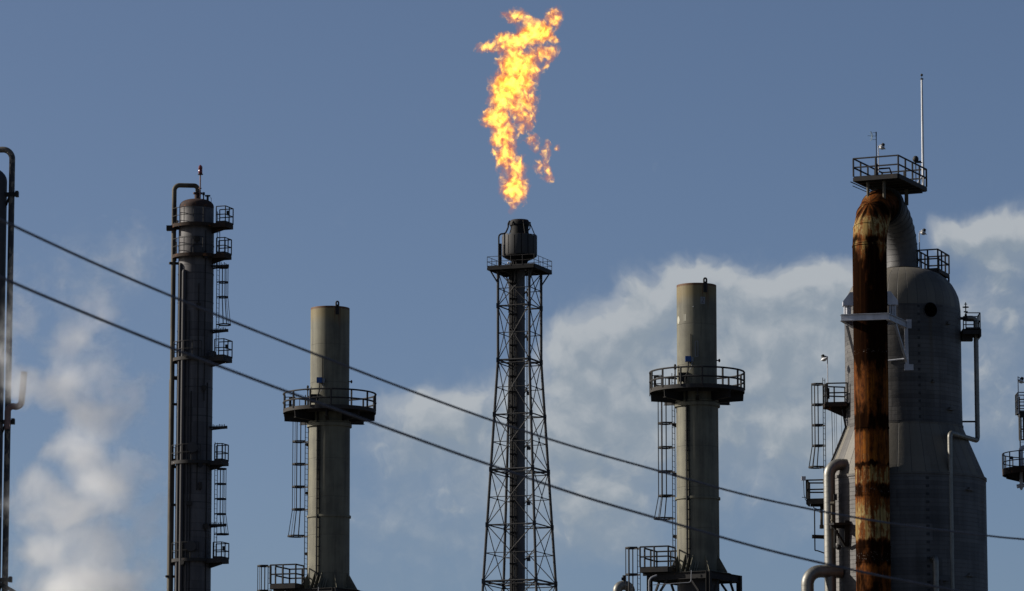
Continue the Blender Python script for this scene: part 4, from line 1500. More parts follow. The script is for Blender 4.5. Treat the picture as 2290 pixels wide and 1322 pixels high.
        mb.box(q + UZ * .645, .56, .56, .05)
        inn = -sg
        mb.plate([q + Vector((-.27 * inn, 0, .67)), q + Vector((-.27 * inn, 0, .85)), q + Vector((.12 * inn, 0, 1.36)), q + Vector((.30 * inn, 0, 1.36)), q + Vector((.30 * inn, 0, .67))], Vector((0, .5, 0)))
        mb.build('spring_support', M['greywhite'], t.o)
    mb = MB()
    q = A + UZ * (z0 + 1.0)
    mb.tube([q - Vector((1.12, -.1, 0)), q + Vector((1.12, -.1, 0))], .17, 14)
    mb.v = [tuple(Vector(v) + t.base - rt.base) for v in mb.v]
    mb.build('trunnion', m2, rt.o)

    # ---- crown platform over the U bend
    apex = (A + B) / 2
    g2 = R(24.2)
    E2R = Vector((math.cos(g2), -math.sin(g2), 0))
    E2D = Vector((math.sin(g2), math.cos(g2), 0))
    wv, dv = E2R * 2.62, E2D * 4.75
    Dn = D + apex.y - dv.y / 2 - wv.y / 2
    zc = W3(1911, 395, Dn).z
    base = Vector((vx + apex.x, D + apex.y, 0)) + Vector((.30, .0, zc))
    pt = T('access_platform', 'railed rectangular platform perched on top of the pipe bend', 'platform', 1994, 391, D, 'access platforms on the vessel', base=base)
    P = [-wv / 2 - dv / 2, wv / 2 - dv / 2, wv / 2 + dv / 2, -wv / 2 + dv / 2]
    mb = MB()
    mb.obox((0, 0, -.02), wv / 2, dv / 2, UZ * .02)
    for i in range(4):
        p0, p1 = P[i], P[(i + 1) % 4]
        dd = (p1 - p0).normalized()
        mb.bar(p0 - UZ * .16 + dd * .05, p1 - UZ * .16 - dd * .05, .10, .22)
    for i in range(1, 6):
        q = P[0].lerp(P[3], i / 6) - UZ * .17
        mb.ibeam(q + E2R * .06, q + wv - E2R * .06, .1, .22, .02)
    mb.bar(P[3] - UZ * .42 - E2D * .9, P[2] - UZ * .42 - E2D * .9 + E2R * .05, .14, .16)
    dk = mb.build('deck', M['deck'], pt.o)
    mb = MB()
    rail(mb, P, 1.0, True, 1.25, .048, toe=False)
    mb.build('railing', M['rail'], pt.o)
    mb = MB()
    zap = h1 + Rb + rp - zc
    for px, dd in ((1941, -1.6), (1977, -1.9), (1962, .4), (1995, .6)):
        q = W3(px, 408, D + apex.y + dd) - base
        zz_ = h1 + math.sqrt(max(0, Rb ** 2 - min(abs(dd), Rb) ** 2)) + rp * .75 - zc
        mb.tube([Vector((q.x, dd, min(zz_, -.8))), Vector((q.x, dd, -.3))], .085, 12)
        mb.cut()
    q = wv * .22 + dv * .22
    mb.ibeam(q - UZ * 1.2, q - UZ * .3, .2, .2, .03)
    mb.build_each('post', M['pipe'], pt.o)
    mb = MB()
    q = -wv * .18 - dv * .18
    mb.tube([q, q + UZ * .5], .09, 10)
    mb.box(q + UZ * .6, .22, .2, .3)
    mb.tube([q + UZ * .62, q + UZ * .62 + Vector((.7, 0, .05)), q + Vector((.85, 0, .2))], .05, 8)
    mb.ball(q + UZ * .78, .14, 10, 8)
    q = wv * .1 - dv * .05
    mb.tube([q, q + UZ * .32], .05, 8)
    mb.box(q + UZ * .3, .1, .1, .12)
    mb.tube([q + Vector((.25, 0, 0)), q + Vector((.25, 0, .25))], .04, 8)
    mb.build('valve', M['domerust'], pt.o)
    mb = MB()
    q = -wv / 2 - dv * .42 - UZ * .35
    mb.tube([q + Vector((-.3, 0, .12)), q + Vector((.9, .2, -.4))], .03, 6)
    mb.tube([q + Vector((-.15, .5, -.02)), q + Vector((.8, .9, -.35))], .022, 6)
    mb.build('conduit', M['frame'], pt.o)
    mb = MB()
    q = wv / 2 + dv * .12
    mb.tube([q, q + UZ * 1.1], .03, 6)
    mb.ball(q + UZ * 1.28, .17, 12, 8, (1, 1, 1.1))
    mb.box(q + Vector((.12, 0, 1.12)), .34, .2, .1)
    mb.tube([q + Vector((0, 0, 1.12)), q + Vector((.36, 0, 1.08))], .035, 6)
    mb.build('alarm_horn', M['black'], pt.o)
    # white lightning mast at the back corner
    mbse = base + wv / 2 + dv / 2 - E2D * .15 - E2R * .14
    lm = T('lightning_mast', 'tall thin white mast at the back corner of the crown platform', 'mast', 2069, 412, D, base=mbse)
    h = W3(2067, 178, mbse.y).z - mbse.z
    MB().tube([(0, 0, -.02), (0, 0, h * .62), (0, 0, h)], .06, 14, radii=[.075, .066, .052]).build('mast', M['white'], lm.o)
    MB().bar((-.46, -.1, .02), (-.04, 0, .62), .09, .03).bar((-.05, -.3, .02), (0, -.04, .6), .06, .03).build('brace', M['white'], lm.o)
    MB().lathe([(.02, h), (.09, h), (.09, h + .06), (.02, h + .06)], 12, cap=True).tube([(0, 0, h), (0, 0, h + .2)], .012, 6).ball((0, 0, h + .26), .075).build('cap', M['black'], lm.o)
    # grid antenna on its own mast
    ab = W3(1960.5, 388, base.y - 1.3)
    ab.z = zc
    am = T('grid_antenna', 'grid dish antenna on slim dark mast above the crown platform', 'antenna', 1960, 388, D, base=ab)
    h = W3(1960, 295, ab.y).z - zc
    MB().tube([(0, 0, 0), (0, 0, h)], .026, 8).box((0, 0, h - .12), .06, .06, .24).build('mast', M['frame'], am.o)
    mb = MB()
    c = Vector((-.20, 0, h - .24))
    for i in range(9):
        f_ = -1 + i / 4
        x_ = -.10 + .14 * (1 - f_ * f_) * 0
        pts = []
        for j in range(7):
            g = -1 + j / 3
            pts.append(c + Vector((-.1 + .13 * (f_ * f_ * .6 + g * g * .4) * -1 + .1, g * .16, f_ * .24)))
        mb.tube(pts, .007, 5)
    for g in (-1, 0, 1):
        pts = []
        for i in range(9):
            f_ = -1 + i / 4
            pts.append(c + Vector((-.1 + .13 * (f_ * f_ * .6 + g * g * .4) * -1 + .1, g * .16, f_ * .24)))
        mb.tube(pts, .009, 5)
    mb.tube([c + Vector((-.28, 0, .02)), c + Vector((.2, 0, 0))], .012, 6)
    mb.tube([c + Vector((0, 0, .2)), c + Vector((.2, 0, .19))], .012, 6)
    mb.tube([c + Vector((0, 0, -.2)), c + Vector((.2, 0, -.19))], .012, 6)
    mb.build('dish', M['antenna'], am.o)
    floodlight('white floodlight on the crown platform, next to the antenna', 1965, 327, 386, base.y - 1.1, 1973, 328, 1, .95)

    # ---- shoulder platform behind the duct, on the dome
    e = f(2050, 604, 1.0)
    z2 = z(604)
    sb = Vector((vx + 34 * s, D + .2, z2))
    sp = T('access_platform', 'small railed platform on the dome shoulder behind the grey duct', 'platform', 2085, 604, D, 'access platforms on the vessel', base=sb)
    w2, d2 = ER * 1.18, ED * 2.4
    o0 = Vector((.0, -.6, 0))
    P = [o0, o0 + w2, o0 + w2 + d2, o0 + d2]
    mb = MB()
    mb.obox((P[0] + P[2]) / 2 - UZ * .02, w2 / 2, d2 / 2, UZ * .02)
    for i in range(4):
        p0, p1 = P[i], P[(i + 1) % 4]
        dd = (p1 - p0).normalized()
        mb.bar(p0 - UZ * .14 + dd * .05, p1 - UZ * .14 - dd * .05, .08, .2)
        q = p0.lerp(p1, .02)
        mb.bar(q - UZ * .2, q - UZ * (1.1 if i in (1, 2) else .5), .1, .1)
    mb.build('deck', M['deck'], sp.o)
    mb = MB()
    rail(mb, P, 1.05, True, .78, .045, toe=False)
    mb.build('railing', M['rail'], sp.o)
    floodlight('white floodlight on the pole rising beside the grey duct', 2057, 521, 604, D + .4, 2065, 519, 1, .95)

    # ---- valve platform on the right flank with its drain pipe
    vb = Vector((vx + 131 * s, D - .3, z(742)))
    vp = T('access_platform', 'narrow valve platform on the vessel flank, above the drain pipe', 'platform', 2172, 742, D, 'access platforms on the vessel', base=vb)
    lw = 40 * s
    mb = MB()
    mb.box((lw / 2, 0, -.02), lw, 1.5, .05)
    mb.box((lw / 2 + .02, -.72, -.13), lw, .06, .30)
    mb.box((lw / 2 + .02, .72, -.13), lw, .06, .30)
    mb.box((lw, 0, -.2), .1, 1.6, .42)
    mb.box((lw * .32, 0, -.32), lw * .62, .5, .5)
    mb.build('deck', M['deck'], vp.o)
    mb = MB()
    rail(mb, [Vector((.2, -.7, 0)), Vector((lw, -.7, 0)), Vector((lw, .7, 0)), Vector((.2, .7, 0))], .92, False, .8, .03)
    mb.build('railing', M['rail'], vp.o)
    g = lambda px, py, dd=0: W3(px, py, vb.y + dd) - vb
    mb = MB()
    q = g(2160, 714)
    mb.tube([q + Vector((-.45, 0, .05)), q + Vector((.25, 0, .03))], .085, 12)
    mb.tube([q + Vector((0, 0, -.1)), q + Vector((0, 0, .3))], .11, 12, radii=[.12, .06])
    mb.tube([q + Vector((0, 0, .25)), q + Vector((0, 0, .95))], .03, 8)
    mb.box(q + Vector((0, 0, .42)), .22, .1, .06)
    mb.tube([q + Vector((-.16, 0, .68)), q + Vector((.16, 0, .68))], .035, 8)
    mb.tube([q + Vector((.16 * math.cos(2 * math.pi * i / 16), .16 * math.sin(2 * math.pi * i / 16), .68)) for i in range(16)], .025, 6, True)
    mb.tube([q + Vector((-.09, 0, .95 - .1)), q + Vector((.09, 0, .85))], .02, 6)
    mb.build('valve', M['frame'], vp.o)
    # drain pipe: from the valve down, round to the front of the vessel and down
    dp = T('drain_pipe', 'slim grey drain pipe dropping from the valve and doglegging onto the vessel front', 'pipe', 2126, 1100, D, base=Vector((W3(2126, 1100, D - 3.9).x, D - 3.9, 0)))
    gg = lambda px, py, DD: W3(px, py, DD) - dp.base
    dz = D - .3
    v0 = gg(2182.5, 745, dz)
    v1 = gg(2183.5, 984, dz)
    fr = D - 4.05
    zf_ = gg(2128, 967, fr).z
    v2 = Vector((0.0, 0.0, zf_))
    v2.y = 0
    pts = [g(2163, 711.5) + vb - dp.base, Vector((v0.x, v0.y, gg(2180, 711.5, dz).z)), Vector((v0.x, v0.y, zf_ - .02)), v2, Vector((0, 0, 0))]
    fp = fillet(pts, .28, 8)
    mb = MB()
    mb.tube(fp, .135, 18)
    bands(mb, fp, .135, .62, .03, .008)
    mb.build('pipe_run', M['alu'], dp.o)
    mb = MB()
    q = Vector((v0.x, v0.y, gg(2183, 943, dz).z))
    mb.bar(q, q - Vector((1.0, -.0, 0)), .08, .09)
    mb.bar(q - Vector((.82, 0, 0)), q - Vector((1.05, 0, .42)), .06, .06)
    for y in (1116, 1288):
        q = Vector((0, 0, gg(2126, y, fr).z))
        mb.box(q + Vector((-.1, .12, 0)), .36, .42, .3)
        mb.box(q + Vector((-.2, .1, 0)), .12, .3, .42)
    mb.build('pipe_clamp', M['frame'], dp.o)
    # short hooked vent in front of the skirt
    hv = T('vent_pipe', 'short hooked silver vent pipe low on the vessel front', 'pipe', 2093, 1300, D, base=Vector((W3(2093, 1300, D - 5.15).x, D - 5.15, 0)))
    q1 = W3(2093, 1247, D - 5.15).z
    pts = [Vector((0, 0, 0)), Vector((0, 0, q1)), Vector((-.12, 1.3, q1 + .02))]
    fp = fillet(pts, .3, 8)
    mb = MB().tube(fp, .165, 18)
    bands(mb, fp, .165, .5, .03, .008)
    mb.build('pipe_run', M['alu'], hv.o)
    mb = MB()
    mb.bar((0, 0, q1 - 1.1), (.75, .95, q1 - 1.1), .2, .22)
    mb.box((.3, .1, q1 - 1.35), .14, .2, .3)
    mb.build('bracket', M['column'], hv.o)

    # ---- left flank: upper platform with caged ladder
    ub = Vector((W3(1860, 905, D - .3).x, D - .3, W3(1860, 903, D - .3).z))
    up = T('access_platform', 'railed platform with caged ladder at the vessel side, under the pole lamp', 'platform', 1860, 905, D, 'access platforms on the vessel', base=ub)
    g = lambda px, py, dd=0: W3(px, py, ub.y + dd) - ub
    xl, xr = g(1844, 905).x, g(1893, 905).x
    P = [Vector((xl, -.55, 0)), Vector((xr, -.75, 0)), Vector((xr, 1.1, 0)), Vector((xl, .75, 0))]
    mb = MB()
    mb.plate(P, UZ * .05)
    for i in range(4):
        p0, p1 = P[i], P[(i + 1) % 4]
        d_ = (p1 - p0).normalized()
        mb.bar(p0 - UZ * .13 + d_ * .04, p1 - UZ * .13 - d_ * .04, .06, .2)
    mb.plate([Vector((xl + .1, .1, -.06)), Vector((xr, .1, -.06)), Vector((xr, .1, -.9)), Vector((xr - .12, .1, -.75)), Vector((xl + .1, .1, -.3))], Vector((0, .08, 0)))
    mb.build('deck', M['rustdeck'], up.o)
    mb = MB()
    rail(mb, [P[1], P[0] + Vector((.1, 0, 0)), P[3], P[2]], 1.07, False, .8, .042, toe=False)
    mb.build('railing', M['rail'], up.o)
    zlow = W3(1838, 1120, ub.y).z - ub.z
    ladder(up, (xl - .02, .1), -ER, zlow, 1.45, (zlow + 1.9, 1.12), 1.15, True, None, None, .42, .36)
    mb = MB()
    for dx, dy in ((.42, .35), (.55, .3), (.66, .32), (.95, .4), (1.2, .35)):
        mb.tube([Vector((xl + dx, dy, -.2)), Vector((xl + dx + .05, dy, zlow * .72))], .012 if dx > .5 else .02, 5)
    mb.tube(fillet([Vector((xr - .25, -.3, -.35)), Vector((xr - .08, -.3, -1.35)), Vector((xl + .28, -.5, zlow * .62)), Vector((xl + .2, -.5, zlow * .95))], .12), .055, 10)
    mb.build('conduit', M['rail'], up.o)
    mb = MB()
    mb.box(g(1848, 868, -.4), .12, .1, .45)
    mb.box(g(1853, 880, -.4), .1, .1, .6)
    mb.build('switch_box', M['frame'], up.o)
    floodlight('white floodlight on a thin pole over the caged ladder platform', 1851.5, 797, 903, ub.y - .35, 1842.5, 801, -1, 1.0)

    # lower left platform
    D2 = D - 1.2
    lb = Vector((W3(1822, 1120, D2).x, D2, W3(1822, 1118, D2).z))
    lp = T('access_platform', 'small platform with a grey box on its rail, below the caged ladder', 'platform', 1822, 1120, D, 'access platforms on the vessel', base=lb)
    g = lambda px, py, dd=0: W3(px, py, lb.y + dd) - lb
    xl, xr = g(1803, 1118).x, g(1862, 1118).x
    P = [Vector((xl, -.4, 0)), Vector((xr - .35, -.65, 0)), Vector((xr, 1.0, 0)), Vector((xl + .25, 1.0, 0))]
    mb = MB()
    mb.plate(P, UZ * .05)
    for i in range(4):
        p0, p1 = P[i], P[(i + 1) % 4]
        d_ = (p1 - p0).normalized()
        mb.bar(p0 - UZ * .15 + d_ * .05, p1 - UZ * .15 - d_ * .05, .08, .25)
    mb.plate([Vector((xl + .5, .2, -.06)), Vector((xr, .2, -.06)), Vector((xr, .2, -.8)), Vector((xl + .9, .2, -.5))], Vector((0, .1, 0)))
    mb.build('deck', M['frame'], lp.o)
    mb = MB()
    rail(mb, [P[1], P[0], P[3], P[2]], 1.05, False, .85, .046, toe=False)
    mb.build('railing', M['rail'], lp.o)
    mb = MB()
    q = g(1797, 1070, -.4)
    mb.box(q, .24, .18, .22)
    mb.build('instrument_box', M['greywhite'], lp.o)
    mb = MB()
    mb.tube(fillet([q - UZ * .1, q + Vector((.02, 0, -.9)), q + Vector((.1, 0, -1.22)), q + Vector((.3, 0, -1.25))], .1), .02, 6)
    mb.tube([q + Vector((-.1, 0, -1.05)), q + Vector((.12, 0, -1.05))], .02, 6)
    mb.tube(fillet([g(1817, 1125), g(1820, 1136), g(1830, 1140)], .1), .03, 6)
    mb.tube(fillet([g(1840, 1139), g(1821.5, 1140), g(1822.5, 1231), g(1829, 1232), g(1846, 1238)], .05), .034, 8)
    mb.build('conduit', M['frame'], lp.o)
    mb = MB()
    q0 = g(1817, 1200)
    mb.bar(q0, q0 + Vector((.95, .4, 0)), .14, .2)
    mb.build('bracket', M['rustdeck'], lp.o)
    mb = MB()
    for px in (1837,):
        a0 = g(px, 1128, .25)
        mb.tube([a0, a0 - UZ * 1.35], .08, 10)
        mb.tube([a0 - UZ * .4, a0 - UZ * .45], .14, 10)
        mb.tube([a0 - UZ * 1.15, a0 - UZ * 1.35], .12, 10)
        mb.tube([a0 - Vector((.05, 0, 0)), a0 + Vector((.28, 0, .02))], .09, 10)
    mb.build('drain_stub', M['pipe'], lp.o)

    # tall silver pipe bending into the cone, and the elbow low at its side
    D3 = D - 2.55
    sp_ = T('insulated_pipe', 'tall silver insulated pipe arching over into the vessel cone', 'pipe', 1856, 1200, D3)
    s3 = sp_.s
    g = sp_.L
    zt = g(1860, 1038).z
    pts = [Vector((0, 0, 0)), Vector((0, 0, zt)), Vector((.95, .12, zt - .02)), Vector((1.25, .75, zt - .12))]
    pts = [Vector((0, 0, 0)), Vector((0, 0, zt)), Vector((1.25, .42, zt))]
    fp = fillet(pts, .68, 14)
    mb = MB()
    mb.tube(fp, 13 * s3, 28)
    bands(mb, fp, 13 * s3, .30, .025, .006, 28)
    mb.tube([fp[-1] - Vector((.14, .05, 0)), fp[-1] - Vector((.02, .01, 0))], 13 * s3 + .09, 28)
    mb.build('pipe_run', M['alu'], sp_.o, 30)
    D4 = D - 3.0
    ep = T('insulated_pipe', 'fat silver pipe elbow curving in behind the tall silver pipe', 'pipe', 1806, 1322, D4)
    g = ep.L
    zt = g(1830, 1277).z
    pts = [Vector((0, 0, 0)), Vector((0, 0, zt)), Vector((1.9, .5, zt))]
    fp = fillet(pts, .75, 16)
    mb = MB()
    mb.tube(fp, 14.2 * ep.s, 28)
    bands(mb, fp, 14.2 * ep.s, .24, .02, .008, 28)
    mb.build('pipe_run', M['alu'], ep.o, 30)
    # nozzle rack on the vessel between the tall pipe and the rusty pipe
    D5 = D - 3.55
    nb = T('valve_rack', 'small dark bracket of valves between the tall silver pipe and the rusty pipe', 'valve rack', 1880, 1180, D5, base=Vector((W3(1880, 1170, D5).x, D5, W3(1880, 1170, D5).z)))
    g = lambda px, py, dd=0: W3(px, py, D5 + dd) - nb.base
    mb = MB()
    mb.bar(g(1858, 1172, -.2), g(1894, 1172, .5), .5, .12)
    mb.bar(g(1858, 1178, .1), g(1894, 1178, .9), .1, .2)
    mb.bar(g(1864, 1178), g(1890, 1222, .5), .12, .12)
    mb.bar(g(1893, 1164, .5), g(1893, 1222, .6), .22, .2)
    mb.build('bracket', M['frame'], nb.o)
    mb = MB()
    a0 = g(1862, 1170)
    mb.tube([a0, a0 + UZ * 1.1], .085, 12)
    mb.tube([a0 + UZ * .48, a0 + UZ * .54], .16, 12)
    mb.tube([a0 + UZ * .14, a0 + UZ * .2], .13, 12)
    mb.tube([a0 + UZ * 1.08 - Vector((.1, 0, 0)), a0 + UZ * 1.08 + Vector((.12, -.1, 0))], .10, 12)
    mb.build('nozzle', M['pipe'], nb.o)
    mb = MB()
    for px, y1 in ((1866, 1226), (1870, 1215), (1874, 1222)):
        mb.tube([g(px, 1178, .1), g(px, y1, .1)], .03, 8)
        mb.cut()
    mb.ball(g(1875, 1224, .1), .15, 10, 8)
    mb.cut()
    mb.box(g(1868, 1112, .2), .18, .2, .32)
    mb.build_each('drain_tube', M['black'], nb.o)
    return t


# ------------------------------------------------------------------ tower cut by the right frame edge
def edge_tower():
    D = 250
    t = T('process_tower', 'partly seen tower with round railed platform and rusty rim', 'process tower', 2326, 1040, D)
    s = t.s
    z = t.z
    Rc = 27 * s
    mb = MB()
    mb.lathe([(Rc, 0), (Rc, z(800)), (Rc * .7, z(790)), (.01, z(785))], 40)
    mb.build('shell', M['column'], t.o)
    Ro = 84 * s
    zd = z(1054)
    mb = MB()
    mb.lathe([(Rc + .03, zd - .05), (Ro, zd - .05), (Ro, zd), (Rc + .03, zd), (Rc + .03, zd - .05)], 56)
    mb.lathe([(Ro - .02, zd - .24), (Ro + .02, zd - .24), (Ro + .02, zd + .12), (Ro - .02, zd + .12), (Ro - .02, zd - .24)], 56)
    dk = mb.build('platform', M['rustdeck'], t.o)
    mb = MB()
    for i in range(8):
        a = R(20 + 45 * i)
        u = Vector((math.sin(a), -math.cos(a), 0))
        sd = Vector((u.y, -u.x, 0))
        mb.plate([u * Rc + UZ * (zd - .06), u * (Ro - .05) + UZ * (zd - .06), u * (Ro - .1) + UZ * (zd - .34), u * Rc + UZ * (zd - .7)], sd * .05)
    mb.build('bracket', M['frame'], dk)
    mb = MB()
    ring_rail(mb, Ro, zd, R(-160), R(160), .98, 16, .03, 60)
    mb.build('railing', M['rail'], dk)
    mb = MB()
    mb.tube(fillet([t.L(2283, 1050, -.6), t.L(2283, 1002, -.6), t.L(2310, 996, -.6)], .15), .12, 14)
    mb.tube(fillet([t.L(2284, 1054, -.6), t.L(2284, 1092, -.6)], .15), .10, 12)
    mb.tube([t.L(2274, 1088, -.6), t.L(2310, 1082, -.6)], .11, 12)
    mb.tube([t.L(2284, 1096, -.6), t.L(2284, 1085, -.6)], .05, 12, radii=[.05, .17])
    mb.build('nozzle', M['greywhite'], t.o)
    mb = MB()
    mb.box(t.L(2262, 1024, -1.6), .14, .1, .16)
    mb.build('switch_box', M['black'], dk)
    zu = z(926)
    mb = MB()
    mb.box((-30 * s, 0, zu - .04), 32 * s, 1.2, .08)
    mb.box((-30 * s, -.58, zu - .18), 32 * s, .06, .2)
    dk2 = mb.build('platform', M['deck'], t.o)
    mb = MB()
    x0 = -50 * s
    rail(mb, [Vector((-10 * s, -.6, zu)), Vector((x0, -.6, zu)), Vector((x0, .6, zu)), Vector((-10 * s, .6, zu))], 1.15, False, .55, .03, lows=(.33, .66))
    mb.build('railing', M['rail'], dk2)
    ladder(t, (-38 * s, 0), (-.35, -1, 0), z(1054), zu + 1, (z(985), zu - .1), .8, False, None, None, .3, .16, .18)
    floodlight('white floodlight over the tower cut by the frame edge', 2278, 842, 925, D - .8, 2284, 851, 1, .95)
    return t


# ------------------------------------------------------------------ duct beside the second stack
def base_duct():
    t = T('insulated_pipe', 'low silver pipe elbow beside the landing of the taller beige stack', 'pipe', 1381, 1322, 243)
    s = t.s
    zt = t.L(1390, 1309).z
    pts = [Vector((0, 0, 0)), Vector((0, 0, zt)), Vector((27 * s, .25, zt)), Vector((32 * s, .3, zt - 6))]
    fp = fillet([Vector((0, 0, 0)), Vector((0, 0, zt)), Vector((29 * s, .25, zt)), Vector((29 * s, .25, 0))], .3, 10)
    mb = MB().tube(fp, 10.5 * s, 24)
    bands(mb, fp, 10.5 * s, .28, .02, .008, 24)
    mb.build('pipe_run', M['alu'], t.o)
    MB().tube([(15 * s, .1, zt), (15 * s, .1, zt + .55)], .09, 12).box((13 * s, .1, zt + .36), .2, .2, .14).build('nozzle', M['frame'], t.o)


# ------------------------------------------------------------------ overhead cables
def cables():
    defs = [
        ('upper of the two dark twisted cables sloping down across the sky', [(-420, 300), (-150, 420), (30, 505), (210, 588), (390, 665), (550, 731), (700, 790), (900, 867), (1100, 940), (1290, 1001), (1480, 1055), (1660, 1105), (1835, 1143), (2010, 1173), (2200, 1197), (2290, 1206), (2500, 1222), (2800, 1236)], 42, 74, .0155),
        ('lower of the two dark twisted cables sloping down past the stacks', [(-420, 415), (-200, 524), (0, 619), (200, 704), (390, 781), (520, 830), (640, 875), (830, 944), (1000, 1006), (1100, 1041), (1300, 1109), (1500, 1168), (1680, 1220), (1850, 1262), (2050, 1304), (2290, 1348), (2500, 1382), (2800, 1420)], 41, 68, .0165),
    ]
    for label, pts, d0, d1, r in defs:
        P = [W3(px, py, d0 + (d1 - d0) * (px + 420) / 3220) for px, py in pts]
        # smooth curve through the points
        C = []
        n = len(P)
        for i in range(n - 1):
            p0, p1, p2, p3 = P[max(i - 1, 0)], P[i], P[i + 1], P[min(i + 2, n - 1)]
            for k in range(40):
                f = k / 40
                C.append(.5 * ((2 * p1) + (p2 - p0) * f + (2 * p0 - 5 * p1 + 4 * p2 - p3) * f * f + (-p0 + 3 * p1 - 3 * p2 + p3) * f ** 3))
        C.append(P[-1])
        C = dense(C, .02)
        base = P[0]
        o = bpy.data.objects.new('power_cable', None)
        COL.objects.link(o)
        o.location = base
        o['label'] = label
        o['category'] = 'cable'
        o['kind'] = 'thing'
        o['group'] = 'overhead cables across the view'
        acc = 0.0
        strands = [[], [], []]
        for i, q in enumerate(C):
            if i:
                acc += (q - C[i - 1]).length
            t = (C[min(i + 1, len(C) - 1)] - C[max(i - 1, 0)]).normalized()
            sd = t.cross(UZ).normalized()
            up = sd.cross(t)
            for k in range(3):
                a = acc / .2 * 2 * math.pi + 2 * math.pi * k / 3
                strands[k].append(q - base + (sd * math.cos(a) + up * math.sin(a)) * r * .50)
        for k in range(3):
            MB().tube(strands[k], r * .56, 7).build('strand', M['cable'], o, 60)


# ------------------------------------------------------------------ flame and steam
def lobe_hull(name, lobes, grow, voxel, s, D, px0, py0, depth):
    """one closed lumpy skin round all the lobes"""
    base = W3(px0, py0, D)
    mb = MB()
    for px, py, rx, ry, rot, wt in lobes:
        c = W3(px, py, D) - base
        tmp = MB().ball((0, 0, 0), 1.0, 20, 14)
        m = Matrix.Rotation(R(rot), 3, 'Y') @ Matrix.Diagonal((rx * s * grow, min(rx, ry * 1.2) * s * grow * depth, ry * s * grow))
        mb.add([m @ Vector(v) + c for v in tmp.v], tmp.f)
    o = mb.build(name, None, None, 0)
    o.data.materials.clear()
    md = o.modifiers.new('remesh', 'REMESH')
    md.mode = 'VOXEL'
    md.voxel_size = voxel
    dg = bpy.context.evaluated_depsgraph_get()
    me = bpy.data.meshes.new_from_object(o.evaluated_get(dg))
    o.modifiers.clear()
    old = o.data
    o.data = me
    bpy.data.meshes.remove(old)
    me.name = name
    o.location = base
    return o, base


def lobe_field(N, p, lobes, base, s, D, depth, sharp=False):
    tot = None
    for px, py, rx, ry, rot, wt in lobes:
        c = W3(px, py, D) - base
        mp = N.n('ShaderNodeMapping', {'Vector': p, 'Location': c, 'Rotation': (0, R(rot), 0), 'Scale': (rx * s, min(rx, ry * 1.2) * s * depth, ry * s)}, vector_type='TEXTURE')
        l = N.v('LENGTH', mp.outputs[0])
        f = N.m('MULTIPLY_ADD', l, -wt, wt)
        tot = f if tot is None else N.m('SMOOTH_MAX', tot, f, .25)
    return tot


